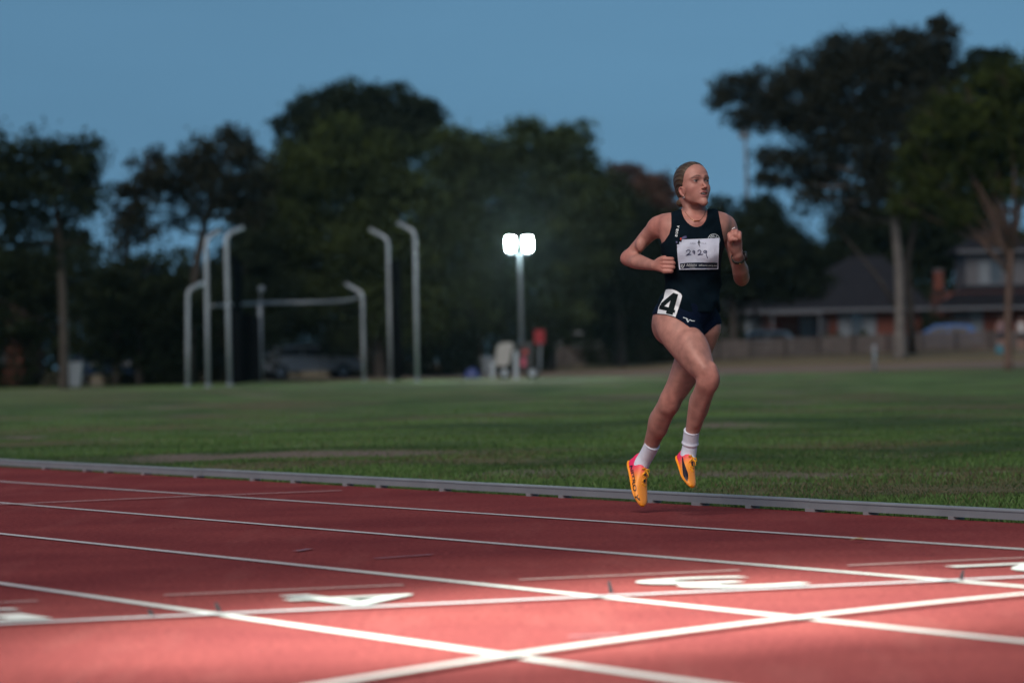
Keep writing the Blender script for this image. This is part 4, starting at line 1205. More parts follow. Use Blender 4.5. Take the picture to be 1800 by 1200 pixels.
print_text('side_word', bvL, 'NITRO', (1112.6, 840.0), 46, 6.4, 1.40, .003, M_shoeblk, shoeL, .02, -.1, fallback=YR + .40)
sdec('cat_mark', bvL, [stroke([(1115.4, 873.0), (1118.6, 872.6), (1122.2, 876.5), (1125.0, 878.6)], 1.7), stroke([(1119.2, 873), (1121.5, 868.8)], .9), stroke([(1122.0, 876), (1124.3, 875.0)], 1.2), stroke([(1117.2, 873), (1117.0, 875.4)], .9)], shoeL, YR + .38)
sdec('tongue_patch', bvL, [([(1132, 834), (1136, 829.5), (1141.5, 829), (1138, 834), (1133, 837)], [(0, 1, 2, 3, 4)])], shoeL, YR + .36, .006)
sdec('lace_patch', bvL, [([(1131, 843), (1134.5, 841.5), (1135.5, 845), (1132.5, 849)], [(0, 1, 2, 3)])], shoeL, YR + .36, .008)
def sock(chain, rads, cuff_n, fold=None):
    pts = [V3(p) for p in chain]
    S = catmull([np.append(p, r) for p, r in zip(pts, rads)], 10)
    V = [s[:3] for s in S]
    mb = MB(); R = []
    for i, s_ in enumerate(S):
        r = s_[3]
        if fold is not None: r += .0045 * math.exp(-((i - fold) / 1.3) ** 2) - .002 * math.exp(-((i - fold - 2.5) / 1.2) ** 2)
        R.append(r)
    mb.tube([Vector(v) for v in V], R, 26)
    # cuff rim
    mb.tube([Vector(V[0]) + (Vector(V[0]) - Vector(V[1])).normalized() * .002, Vector(V[1])], [R[0] + .0007, R[1] + .0007], 26)
    return mb.build('sock', M_sock, runner, True)
sock([PP(1215.8, 757, -.075), PP(1214, 772, -.052), PP(1212, 788, -.035), PP(1209.5, 801, -.03), PP(1210, 812, -.05)], [.0355, .0355, .0345, .036, .032], 3, 14)
sock([PP(1146.5, 781, .362), PP(1140.5, 793, .39), PP(1133, 806, .415), PP(1126, 818, .425), PP(1122, 828, .425)], [.0365, .0355, .035, .037, .034], 3)
# ------------------------------------------------------------------ trees
def bark_mat(name, c1, c2): return mat(name, c1, .85, color2=c2, scale=3, bump=.4, bscale=12)
M_leaf = tint_mat('leaf', .9, .03, .25)
M_bark_d = bark_mat('bark_dark', (.022, .018, .015), (.045, .038, .032))
M_bark_p = bark_mat('bark_pale', (.07, .066, .065), (.14, .132, .125))
M_bark_r = bark_mat('bark_reddish', (.065, .04, .032), (.12, .076, .06))
def tree(name, label, D, trunk, blobs, col, bark=M_bark_d, dens=170, size=.20, group='trees beyond the field', seed=0, limbs=True, droop=0.0):
    """trunk: (px, py, radius m) from the ground up, first point stands on the ground; blobs: (px, py, rx, ry[, density]) in photo pixels at depth D"""
    rg = np.random.default_rng(seed + 11)
    s = D / F_PX
    bx, by = trunk[0][0], trunk[0][1]
    p0 = at(bx, by, D); base = Vector((p0.x, p0.y, gz(p0.x, p0.y)))
    root = empty(name, base, label, 'tree', group)
    tb = MB()
    tp = [base - Vector((0, 0, .15))] + [at(x, y, D) for x, y, r in trunk[1:]]
    tr = [trunk[0][2] * 1.15] + [t[2] for t in trunk[1:]]
    pts = catmull([np.append(V3(p), r) for p, r in zip(tp, tr)], 4)
    tb.tube([Vector(p[:3]) for p in pts], [max(.02, p[3]) for p in pts], 9)
    tops = [Vector(p[:3]) for p in pts]
    P, C = [], []
    for b in blobs:
        px, py, rx, ry = b[:4]; dn = b[4] if len(b) > 4 else 1.0
        fat = 1.10 if name == 'gum_tree' else 1.16; Rx, Ry = rx * s * fat, ry * s * fat; Rd = .5 * (Rx + Ry)
        dep = D + rg.uniform(-.35, .35) * Rd
        c = V3(at(px, py, dep))
        if limbs:
            j = min(range(len(tops)), key=lambda q: (tops[q] - Vector(c)).length + (2.5 if tops[q].z > c[2] else 0))
            a_, b_ = tops[j], Vector(c)
            mid = (a_ + b_) / 2 + Vector((rg.normal(0, .2), rg.normal(0, .3), -.12 * (b_ - a_).length * .5))
            r0 = min(pts[j][3] * .7, .05 + .012 * (b_ - a_).length * 2)
            tb.tube([a_, mid, b_, b_ + Vector((rg.normal(0, Rx * .4), 0, Ry * .4))], [r0, r0 * .75, r0 * .45, .015], 6)
            for _ in range(4):
                v = rg.normal(0, 1, 3); v /= np.linalg.norm(v); e = b_ + Vector((v[0] * Rx * .75, v[1] * Rd * .75, abs(v[2]) * Ry * .75))
                tb.tube([mid * .4 + b_ * .6, (b_ + e) / 2 + Vector((0, 0, .1)), e], [r0 * .4, r0 * .28, .012], 5)
        area = math.pi * Rx * Ry
        n = int(area * dens * dn * 3.4)
        nc = max(10, int(area * 9.0 * (.4 + .6 * dn)))
        v = rg.normal(0, 1, (nc, 3)); v /= np.linalg.norm(v, axis=1)[:, None]
        rad = rg.uniform(.2, 1.0, nc) ** .42
        wob = 1 + .16 * np.sin(v[:, 0] * 5 + seed) * np.sin(v[:, 2] * 6 + seed * 2)
        cc = v * (rad * wob)[:, None] * np.array([Rx, Rd, Ry]) + c
        k = rg.integers(0, nc, n)
        sig = min(.34, .25 * Rd ** .5)
        o = rg.normal(0, 1, (n, 3)) * np.array([sig, sig, sig * .62])
        o[:, 2] -= droop * np.abs(rg.normal(0, .5, n))
        P.append(cc[k] + o)
        shade = np.clip(rg.normal(1, .18, nc)[k] * rg.normal(1, .2, n), .45, 1.7)[:, None]
        mixw = np.clip(rg.normal(.5, .25, nc)[k] + rg.normal(0, .12, n), 0, 1)[:, None]
        C.append((np.array(col[0]) * (1 - mixw) + np.array(col[1]) * mixw) * shade)
    P, C = np.concatenate(P), np.concatenate(C)
    n = len(P)
    A = rg.normal(0, 1, (n, 3)); A[:, 2] -= droop * 1.5; A /= np.linalg.norm(A, axis=1)[:, None]
    Bv = np.cross(A, rg.normal(0, 1, (n, 3))); Bv /= np.linalg.norm(Bv, axis=1)[:, None]
    l = (size * 1.05 * rg.uniform(.6, 1.4, n))[:, None]; w = l * .46
    Q = np.stack([P - A * l * .5, P + Bv * w * .5, P + A * l * .5, P - Bv * w * .5], 1).reshape(-1, 3)
    tb.build('trunk', bark, root, True)
    cr = from_np('crown', Q, np.arange(4 * n).reshape(-1, 4), M_leaf, root)
    put_tint(cr, np.repeat(C, 4, 0))
    return root
DK = ((.010, .016, .009), (.025, .036, .017))
OL = ((.018, .028, .009), (.056, .078, .022))
GB = ((.014, .017, .011), (.035, .037, .024))
RB = ((.075, .042, .032), (.12, .072, .055))
GR = ((.020, .030, .008), (.054, .074, .017))
tree('gum_tree', 'dark spreading gum tree at the far left edge with sky under its crown', 136, [(112, 683, .17), (112, 600, .15), (108, 480, .13), (100, 380, .10), (90, 300, .06)],
     [(55, 285, 62, 48), (135, 285, 46, 52), (20, 335, 45, 70), (95, 340, 62, 42), (155, 330, 28, 40), (20, 420, 25, 45, .7), (130, 385, 35, 28, .6), (60, 400, 18, 32, .6), (100, 430, 16, 30, .5), (150, 420, 14, 26, .4), (-30, 300, 50, 80)], DK, M_bark_d, 150, .19, seed=1, droop=.3)
tree('gum_tree', 'smaller gum tree with a low round crown right of the far left gum', 150, [(205, 682, .18), (205, 560, .15), (222, 450, .12), (232, 360, .08)],
     [(225, 345, 34, 32), (245, 385, 30, 38), (215, 395, 24, 36, .7), (262, 290, 34, 36), (285, 320, 26, 30, .8), (210, 440, 14, 40, .6)], GB, M_bark_d, 140, .19, seed=2, droop=.3)
tree('gum_tree', 'tall feathery brownish gum tree behind the two left cage posts', 152, [(330, 680, .22), (335, 560, .2), (350, 440, .16), (375, 340, .1)],
     [(345, 285, 46, 42), (398, 272, 50, 42), (405, 235, 18, 20), (440, 290, 36, 44), (370, 330, 60, 34), (420, 345, 50, 30, .7), (310, 320, 34, 30, .7), (330, 375, 46, 22, .4), (395, 385, 40, 24, .4), (440, 365, 26, 40, .6), (300, 395, 26, 22, .35)], GB, M_bark_d, 140, .19, seed=3, droop=.3)
tree('shrub_tree', 'low dark shrub tree between the gum trunk and the cage', 146, [(245, 682, .12), (245, 600, .1), (245, 520, .06)],
     [(245, 490, 62, 42), (200, 530, 60, 46), (290, 535, 58, 50), (240, 580, 90, 60)], DK, dens=170, seed=4)
tree('shrub_tree', 'dark shrub tree filling the left corner below the gum crown', 150, [(60, 683, .12), (60, 600, .1), (60, 540, .06)],
     [(40, 500, 70, 46), (110, 500, 60, 50), (20, 560, 70, 50, .8), (150, 560, 60, 60, .8), (-30, 480, 60, 60)], DK, dens=150, seed=5)
tree('shrub_tree', 'dark leafy tree filling the gap behind the left cage posts', 164, [(400, 676, .14), (400, 600, .12), (405, 520, .07)],
     [(360, 520, 50, 46), (420, 480, 50, 56), (450, 420, 36, 56), (400, 560, 80, 60), (470, 540, 50, 60), (330, 570, 60, 50)], DK, dens=170, seed=24)
tree('pine_tree', 'dark flat-topped conifer rising behind the big round tree', 205, [(640, 668, .4), (640, 500, .34), (640, 300, .22), (640, 200, .1)],
     [(620, 178, 55, 34), (565, 195, 48, 32), (690, 182, 52, 30), (735, 212, 44, 32), (525, 232, 36, 34), (640, 215, 90, 36), (600, 250, 60, 32), (700, 245, 60, 36)], DK, dens=170, size=.24, seed=6)
tree('round_tree', 'huge round olive-green tree behind the throwing cage', 168, [(668, 671, .26), (664, 600, .24), (640, 480, .2), (615, 360, .14)],
     [(600, 268, 70, 46), (530, 310, 70, 56), (670, 305, 66, 56), (490, 370, 58, 64), (600, 350, 90, 70), (715, 375, 66, 66), (480, 450, 52, 66), (560, 440, 80, 70), (660, 440, 80, 70), (745, 455, 54, 66), (500, 530, 60, 56), (590, 540, 80, 60, .8), (690, 535, 80, 60, .8), (765, 540, 40, 60, .8)], OL, M_bark_d, 190, .20, seed=7)
tree('broad_tree', 'green tree between the huge round tree and the lit floodlights', 182, [(836, 664, .3), (838, 600, .26), (820, 480, .2), (810, 360, .12)],
     [(790, 265, 52, 40), (835, 290, 52, 52), (800, 330, 60, 56), (855, 370, 44, 60), (815, 420, 54, 64), (860, 470, 46, 66, .85), (830, 530, 56, 60, .8)], OL, M_bark_r, 180, .21, seed=8)
tree('broad_tree', 'tall green tree with two rounded tops right behind the lit floodlights', 186, [(965, 664, .32), (965, 590, .3), (960, 470, .22), (955, 340, .12)],
     [(945, 255, 60, 44), (1000, 275, 42, 48), (930, 310, 60, 54), (1010, 330, 46, 54), (975, 380, 80, 60), (920, 430, 56, 66), (1010, 440, 60, 66), (960, 520, 76, 66, .85), (1040, 380, 50, 56)], OL, M_bark_d, 180, .21, seed=9)
tree('broad_tree', 'wide shadowy tree just left of the runner', 192, [(1090, 658, .3), (1090, 590, .26), (1080, 480, .2), (1075, 400, .1)],
     [(1060, 360, 52, 52), (1095, 395, 54, 50), (1130, 420, 46, 50), (1080, 460, 70, 60), (1150, 480, 56, 56), (1040, 500, 60, 60), (1110, 545, 80, 56), (1190, 530, 50, 56)], DK, dens=185, size=.21, seed=10)
tree('red_leaved_tree', 'tree with reddish brown leaves peeping over the dark trees left of the runner', 214, [(1120, 656, .25), (1120, 520, .2), (1118, 380, .1)],
     [(1085, 312, 22, 22), (1110, 320, 28, 26), (1145, 335, 30, 26), (1165, 360, 26, 30), (1120, 355, 46, 34)], RB, dens=160, size=.22, seed=11)
tree('broad_tree', 'dark tree behind the runner and the near house roof', 210, [(1290, 640, .25), (1290, 560, .2), (1285, 450, .12)],
     [(1265, 358, 20, 16, .7), (1225, 400, 40, 40), (1275, 420, 46, 34), (1330, 405, 46, 40), (1300, 455, 70, 40), (1375, 440, 50, 50), (1230, 470, 50, 46), (1310, 500, 80, 34), (1400, 490, 50, 34), (1345, 372, 30, 22, .8)], DK, dens=180, size=.22, seed=12)
tree('gum_tree', 'towering gum tree with pale trunk and spreading crown on the right', 188, [(1582, 621, .31), (1582, 560, .25), (1580, 470, .23), (1572, 390, .20), (1560, 300, .15), (1548, 200, .09)],
     [(1297, 148, 42, 20), (1262, 170, 20, 18), (1345, 152, 44, 34), (1310, 205, 34, 18), (1350, 200, 48, 26), (1405, 175, 60, 60), (1440, 120, 60, 36), (1500, 92, 66, 36), (1570, 85, 66, 36), (1635, 85, 48, 40), (1650, 42, 12, 26), (1662, 60, 16, 30), (1500, 150, 80, 60), (1590, 150, 80, 60), (1650, 150, 46, 56), (1460, 220, 80, 46), (1560, 235, 80, 60), (1640, 230, 50, 60), (1375, 278, 46, 22), (1350, 312, 30, 16), (1430, 285, 60, 34), (1500, 310, 66, 44, .8), (1580, 320, 60, 50, .8), (1420, 345, 46, 24, .6), (1490, 370, 50, 30, .6), (1630, 330, 40, 50, .8)], GB, M_bark_p, 150, .20, seed=13, droop=.3)
tree('gum_tree', 'slender multi-stemmed gum tree with bright green crown at the right edge', 150, [(1772, 618, .16), (1772, 560, .14), (1776, 470, .13), (1778, 440, .1)],
     [(1705, 178, 56, 42), (1765, 140, 50, 34), (1820, 150, 60, 56), (1660, 215, 50, 42), (1735, 220, 60, 46), (1800, 230, 56, 50), (1625, 275, 40, 34), (1690, 280, 56, 40), (1610, 325, 42, 34), (1660, 335, 46, 30), (1740, 300, 50, 40, .8), (1800, 310, 46, 40, .7), (1590, 360, 20, 24, .7), (1690, 375, 40, 26, .6), (1830, 370, 30, 50, .6)], GR, M_bark_r, 170, .17, seed=14, droop=.2)
gt = bpy.data.objects['gum_tree.004']
stems = MB()
for pts in ([(1776, 470), (1750, 400), (1715, 330), (1690, 260)], [(1777, 465), (1765, 390), (1752, 310), (1745, 240)], [(1778, 460), (1785, 380), (1798, 290), (1800, 220)], [(1775, 480), (1730, 430), (1690, 385), (1650, 330)]):
    stems.tube([at(x, y, 150) for x, y in pts], [.10, .075, .055, .03], 8)
stems.build('stem', M_bark_r, gt, True)
g2 = bpy.data.objects['gum_tree.003']
lb = MB()
for pts, r in (([(1578, 545), (1545, 490), (1505, 440), (1470, 400)], .10), ([(1574, 400), (1610, 330), (1625, 250)], .16), ([(1565, 340), (1500, 270), (1440, 215), (1360, 190)], .15), ([(1566, 350), (1470, 320), (1390, 285)], .1)):
    lb.tube([at(x, y, 188) for x, y in pts], [r * (1 - .2 * i) for i in range(len(pts))], 8)
lb.build('limb', M_bark_d, g2, True)
MB().tube([at(1604, 622, 189), at(1600, 540, 189), at(1594, 460, 189), at(1612, 380, 189), at(1625, 290, 189)], [.24, .19, .17, .13, .06], 10).build('second_trunk', M_bark_d, g2, True)
tree('broad_tree', 'dark tree behind the towering gum, left of the two-storey house', 236, [(1640, 625, .3), (1640, 540, .25), (1650, 440, .15)],
     [(1630, 420, 60, 46), (1690, 415, 56, 46), (1740, 110, 40, 20), (1730, 140, 60, 30), (1600, 455, 50, 36), (1660, 455, 40, 30), (1500, 440, 46, 34), (1540, 465, 40, 26), (1450, 455, 46, 30), (1590, 400, 60, 40), (1520, 400, 50, 36), (1710, 375, 50, 50), (1740, 250, 60, 80)], DK, M_bark_d, 170, .26, seed=15)
# a far-off belt of trees and scrub closes the view below the crowns
rg = np.random.default_rng(5)
n = 90000
hx = rg.uniform(-60, 60, n); hy_ = rg.uniform(250, 266, n)
hh = 3.4 + 4.2 * (1 - sst(2, 12, hx)) + 1.6 * np.sin(hx * .35) + 1.2 * np.sin(hx * .9 + 2) + .7 * np.sin(hx * 2.3)
hz_ = .3 + hh * rg.random(n) ** .8
A = rg.normal(0, 1, (n, 3)); A /= np.linalg.norm(A, axis=1)[:, None]; Bv = np.cross(A, rg.normal(0, 1, (n, 3))); Bv /= np.linalg.norm(Bv, axis=1)[:, None]
Pc = np.stack([hx, hy_, hz_ + ground_z(hx, hy_)], 1); l = rg.uniform(.25, .6, n)[:, None]
belt = from_np('far_scrub', np.stack([Pc - A * l * .5, Pc + Bv * l * .3, Pc + A * l * .5, Pc - Bv * l * .3], 1).reshape(-1, 3), np.arange(4 * n).reshape(-1, 4), M_leaf)
cc = np.array(DK[0]) + (np.array(DK[1]) - np.array(DK[0])) * rg.random((n, 1)); put_tint(belt, np.repeat(cc, 4, 0))
tag(belt, 'dark mass of scrub and distant trees behind the houses', 'scrub', kind='stuff')
# shrubs right behind the cage and the floodlight
def shrub(label, px, py, D, w, h, col=DK, seed=0):
    p = at(px, py, D); base = Vector((p.x, p.y, gz(p.x, p.y)))
    r = empty('shrub', base, label, 'shrub', 'shrubs along the field edge')
    rg = np.random.default_rng(seed + 77); n = int(w * h * 420)
    v = rg.normal(0, 1, (n, 3)); v /= np.linalg.norm(v, axis=1)[:, None]
    P = v * (rg.uniform(.3, 1, n) ** .45)[:, None] * np.array([w / 2, w / 3, h * .62]) * (1 + .2 * np.sin(v[:, :1] * 6 + seed)) + np.array([base.x, base.y, base.z + h * .42])
    P[:, 2] = np.maximum(P[:, 2], base.z + .03)
    A = rg.normal(0, 1, (n, 3)); A /= np.linalg.norm(A, axis=1)[:, None]; Bv = np.cross(A, rg.normal(0, 1, (n, 3))); Bv /= np.linalg.norm(Bv, axis=1)[:, None]
    l = rg.uniform(.12, .26, n)[:, None]
    cr = from_np('foliage', np.stack([P - A * l * .5, P + Bv * l * .22, P + A * l * .5, P - Bv * l * .22], 1).reshape(-1, 3), np.arange(4 * n).reshape(-1, 4), M_leaf, r)
    k = rg.random((n, 1)); put_tint(cr, np.repeat(np.array(col[0]) * (1 - k) + np.array(col[1]) * k, 4, 0))
    st_ = MB()
    for _ in range(5): st_.tube([base + Vector((rg.normal(0, .1), 0, -.05)), base + Vector((rg.normal(0, w * .15), 0, h * .35)), base + Vector((rg.normal(0, w * .28), 0, h * .75))], [.04, .03, .012], 5)
    st_.build('stem', M_bark_d, r)
for q, (lab, px, py, D, w, h) in enumerate((
        ('dark bush behind the short left cage post', 300, 678, 158, 4.0, 3.4), ('dark bush behind the two tall left cage posts', 400, 676, 160, 4.2, 3.8),
        ('dark bush left of the silver car', 455, 674, 176, 4.0, 3.6), ('dark bush right of the silver car behind the cage', 650, 670, 178, 4.2, 3.2),
        ('dark bush behind the two tall right cage posts', 735, 668, 176, 4.4, 3.6), ('dark bush between cage and leaning trunk', 790, 667, 178, 3.4, 3.2),
        ('dark bush behind the floodlight trailer', 900, 662, 182, 5.0, 3.4), ('bush beside the red sign', 975, 655, 205, 4.0, 2.2),
        ('bush over the fence left of the runner', 1060, 650, 204, 4.4, 3.4), ('bush directly behind the runner hips', 1140, 645, 204, 5.0, 3.6),
        ('dark bush left of the blue truck', 40, 684, 150, 4.0, 2.8), ('dark bush right of the blue truck', 255, 682, 152, 4.0, 2.4),
        ('clipped bush under the left part of the house windows', 1468, 622, 219, 1.4, 1.15), ('clipped bush under the right part of the house windows', 1515, 621, 219, 1.5, 1.2),
        ('round bush beside the brick house entrance', 1385, 626, 219, 2.2, 1.3), ('dark bush between the blue car and the porch', 1645, 616, 218, 2.6, 2.0),
        ('leafy bush right behind the runner elbow', 1275, 632, 212, 2.2, 3.0))):
    shrub(lab, px, py, D, w, h, OL if q in (12, 13, 16) else DK, q)

# ------------------------------------------------------------------ the throwing cage
M_galv = mat('galvanised', (.30, .35, .40), .55, .3, var=.12, scale=2)
M_net = mat('net_black', (.004, .0045, .006), 1.0, spec=0)
D0 = gp(404, 678).y
cb = gp(540, 674); cage = empty('throwing_cage', (cb.x, cb.y, 0), 'grey post throwing cage with bent-over tops on the grass at left', 'cage')
def cage_post(base_px, knee_px, tip_px, r=.066):
    b = gp(*base_px); D = b.y
    top, tip = at(*knee_px, D), at(*tip_px, D + .4)
    b = Vector((b.x, b.y, gz(b.x, b.y) - .1))
    m1 = top + (b - top).normalized() * .22; m2 = top + (tip - top).normalized() * .22
    pts = catmull([V3(m1), V3(top * .5 + m1 * .25 + m2 * .25), V3(m2)], 4)
    MB().tube([b, (b + m1) / 2] + [Vector(p) for p in pts] + [tip], r, 12).build('post', M_galv, cage, True)
    MB().tube([b + Vector((0, 0, .1)), b + Vector((0, 0, .16))], r * 1.9, 12).build('base_plate', M_galv, cage)
    return b, top, tip
pA = cage_post((330, 679), (330, 510), (357, 497)); pB = cage_post((366, 681), (362, 420), (386, 405)); pC = cage_post((404, 679), (397, 414), (427, 399))
pD = cage_post((640, 670), (637, 515), (608, 499)); pE = cage_post((687, 670), (682, 420), (650, 403)); pF = cage_post((734, 671), (729, 407), (699, 392))
bk = at(459, 673, 158); bk = Vector((bk.x, bk.y, gz(bk.x, bk.y)))
MB().tube([bk - Vector((0, 0, .1)), at(457, 530, 158)], .075, 10).build('post', M_galv, cage, True)
MB().sphere(at(460, 508, 158), .13, 12, 8).build('pulley', M_galv, cage, True)
MB().tube([at(457, 530, 158), at(459, 512, 158)], .025, 6).build('pulley_arm', M_galv, cage)
MB().tube([Vector(p) for p in catmull([V3(at(372, 538, 150)), V3(at(457, 533, 157)), V3(at(560, 531, 158)), V3(at(612, 528, 153)), V3(at(637, 521, 147))], 5)], .06, 10).build('hoop_rail', M_galv, cage, True)
def net_curtain(name, foot_a, foot_b, z0, z1, amp=.10, folds=9):
    mb = MB(); n = 60; V, Fc = [], []
    for i in range(n + 1):
        t = i / n; p = Vector(foot_a).lerp(Vector(foot_b), t); w = math.sin(t * folds * 2 * math.pi) * amp
        for j in range(7):
            z = z0 + (z1 - z0) * j / 6
            V.append(p + Vector((.2 * w, w, z)) + Vector((.05 * math.sin(j * 1.7 + i * .2), 0, 0)))
    for i in range(n):
        for j in range(6):
            a = i * 7 + j; Fc.append((a, a + 7, a + 8, a + 1))
    return mb.add(V, Fc).build(name, M_net, cage, True)
net_curtain('bunched_net', gp(409, 677) + Vector((0, .5, 0)), gp(424, 675) + Vector((0, 1.2, 0)), .05, 4.6, .06, 5)
net_curtain('bunched_net', gp(690, 670) + Vector((0, .6, 0)), gp(706, 670) + Vector((0, .9, 0)), .05, 4.5, .06, 5)
# side and back netting: single cords, far enough apart to see through
nt = MB()
def net_panel(p, q, z1, step=.28):
    p, q = Vector(p), Vector(q); n = max(2, int((q - p).length / step))
    for i in range(n + 1):
        a = p.lerp(q, i / n); nt.add([a + Vector((-.008, 0, .05)), a + Vector((.008, 0, .05)), a + Vector((.008, 0, z1)), a + Vector((-.008, 0, z1))], [(0, 1, 2, 3)])
    for j in range(int(z1 / step)):
        z = .1 + j * step; nt.add([p + Vector((0, 0, z)), q + Vector((0, 0, z)), q + Vector((0, 0, z + .016)), p + Vector((0, 0, z + .016))], [(0, 1, 2, 3)])
f_ = lambda a: Vector((a.x, a.y, 0))
net_panel(f_(pC[0]), f_(bk), 2.6); net_panel(f_(bk), f_(at(560, 670, 158)), 2.8); net_panel(f_(at(560, 670, 158)), f_(pD[0]), 2.8)
nt.build('net', M_net, cage)['kind'] = 'stuff'

# ------------------------------------------------------------------ mobile floodlight tower
lb_ = gp(916, 666); Dl = lb_.y
tower = empty('light_tower', (lb_.x, lb_.y, gz(lb_.x, lb_.y)), 'trailer light tower with two lit white floodlights on a tall mast', 'light tower')
M_white = mat('white_enamel', (.28, .28, .28), .4, var=.08, scale=2)
M_dark = mat('dark_steel', (.03, .032, .035), .5, .4)
M_lamp = mat('lit_led', (.9, .95, .95), .5, emit=((.80, 1.0, .97), 400.0))
MB().tube([at(918, 640, Dl), at(916, 540, Dl), at(913, 445, Dl)], [.095, .08, .06], 12).build('mast', mat('mast_grey', (.11, .13, .15), .7, spec=.2), tower, True)
MB().tube([at(893, 446, Dl), at(933, 444, Dl)], .04, 8).build('crossbar', MATS['mast_grey'], tower)
for px in (897.5, 927.5):
    c = at(px, 428.5, Dl)
    hb = MB().box(c + Vector((0, .10, 0)), (.34, .14, .54)).build('lamp_head', M_dark, tower, bevel=.02)
    MB().box(c + Vector((0, .02, 0)), (.25, .02, .44)).build('lens', M_lamp, hb, bevel=.008)
    MB().tube([c + Vector((0, .1, -.32)), at(px, 446, Dl)], .03, 6).build('bracket', MATS['mast_grey'], hb)
def tw(px, py, dy=0): return at(px, py, Dl + dy)
cab = MB(); c = tw(884, 622)
prof_ = [(872, 640), (874, 612), (880, 604), (897, 603), (902, 607), (900, 612), (897, 617), (895, 636), (888, 643)]
V = [tw(x, y, dy) for dy in (-.35, .45) for x, y in prof_]; m_ = len(prof_)
cab.add(V, [(i, (i + 1) % m_, m_ + (i + 1) % m_, m_ + i) for i in range(m_)] + [tuple(range(m_)), tuple(range(m_, 2 * m_))[::-1]])
cab.build('canopy', M_white, tower, bevel=.03)
MB().box(tw(925, 628), (.55, .7, 1.1)).build('generator', M_dark, tower, bevel=.04)
MB().box(tw(920, 636, -.38), (.18, .03, .35)).build('warning_plate', mat('pink_plate', (.35, .05, .10), .5), tower)
MB().box(tw(923, 618, -.38), (.22, .03, .16)).build('warning_plate', mat('red_plate', (.30, .03, .03), .5), tower)
MB().box(tw(903, 652), (2.0, .5, .10)).build('chassis', M_dark, tower)
MB().box(tw(907, 642, -.45), (.16, .10, 1.1)).build('jack_leg', M_galv, tower, bevel=.01)
MB().box(tw(866, 650, -.2), (.16, .12, .6)).build('jack_leg', M_galv, tower, bevel=.01)
for px in (887, 936):
    c = tw(px, 655); w = MB().tube([c + Vector((0, -.42, 0)), c + Vector((0, -.22, 0))], .24, 18).build('wheel', M_rub, tower, True)
    MB().tube([c + Vector((0, -.435, 0)), c + Vector((0, -.30, 0))], .13, 14).build('rim', M_galv, w)
# ------------------------------------------------------------------ small things round the field edge
def on_ground(px, py, D): p = at(px, py, D); return Vector((p.x, p.y, gz(p.x, p.y)))
g = on_ground(948, 640, 176)
sg = empty('red_sign', g, 'red square sign on a post right of the floodlight trailer', 'sign')
MB().tube([g - Vector((0, 0, .1)), at(950, 590, 176)], .045, 8).build('post', M_galv, sg)
MB().box(at(948, 592, 176) + Vector((0, -.07, 0)), (.46, .03, .62)).build('panel', mat('sign_red', (.28, .012, .02), .5), sg, bevel=.01)
g = on_ground(830, 660, 158)
tarp = MB(); rg2 = random.Random(2); V, Fc = [], []
for i in range(9):
    for j in range(9):
        u, v = i / 8 * 2 - 1, j / 8 * 2 - 1; r2 = min(1, u * u + v * v)
        V.append(g + Vector((u * .34, v * .3, .42 * (1 - r2) ** .5 + rg2.uniform(-.03, .03) * (r2 < .95))))
for i in range(8):
    for j in range(8):
        a = i * 9 + j; Fc.append((a, a + 9, a + 10, a + 1))
tag(tarp.add(V, Fc).build('tarpaulin', mat('tarp_blue', (.012, .03, .13), .6), None, True), 'bright blue tarpaulin heap at the foot of the leaning trunk', 'tarpaulin')
def bin_(label, px, py, D, col, h=.9):
    g = on_ground(px, py, D); r = empty('bin', g, label, 'bin', 'bins at the field edge')
    m_ = mat('bin_' + label.split()[0], col, .5)
    MB().hexa([g + Vector(v) for v in ((-.2, -.24, .06), (.2, -.24, .06), (.2, .2, .06), (-.2, .2, .06), (-.27, -.3, h), (.27, -.3, h), (.27, .28, h), (-.27, .28, h))]).build('tub', m_, r, bevel=.02)
    MB().box(g + Vector((0, 0, h + .03)), (.6, .64, .06)).build('lid', m_, r, bevel=.02)
    for sx in (-.2, .2): MB().tube([g + Vector((sx - .03, .26, .09)), g + Vector((sx + .03, .26, .09))], .09, 12).build('wheel', M_rub, r)
bin_('pale wheelie bin beside the dark blue truck at far left', 131, 682, 137, (.26, .30, .34), .85)
bin_('grey wheelie bin left of the floodlight trailer', 858, 662, 160, (.10, .12, .14), .8)
g = on_ground(1538, 652, 158)
bo = empty('bollard', g, 'slim pale blue-grey bollard on the dry bank before the fence', 'bollard')
MB().tube([g - Vector((0, 0, .1)), g + Vector((0, 0, .98)), g + Vector((0, 0, 1.03))], [.075, .075, .05], 14).build('shaft', mat('bollard_paint', (.22, .27, .32), .5), bo, True)
MB().tube([g + Vector((0, 0, .82)), g + Vector((0, 0, .90))], .079, 14).build('band', M_white, bo, True)
g = on_ground(1316, 630, 246)
lp = empty('lighting_pole', g, 'tall thin lighting pole against the sky right of the runner head', 'pole')
MB().tube([g - Vector((0, 0, .1)), at(1314, 350, 246), at(1309, 205, 246)], [.17, .13, .09], 10).build('shaft', mat('pole_grey', (.10, .14, .18), .7), lp, True)
MB().box(at(1308, 238, 246), (.7, .3, .45)).build('luminaire', MATS['pole_grey'], lp, bevel=.04)
MB().box(at(1309, 200, 246), (1.2, .2, .3)).build('luminaire', MATS['pole_grey'], lp, bevel=.04)

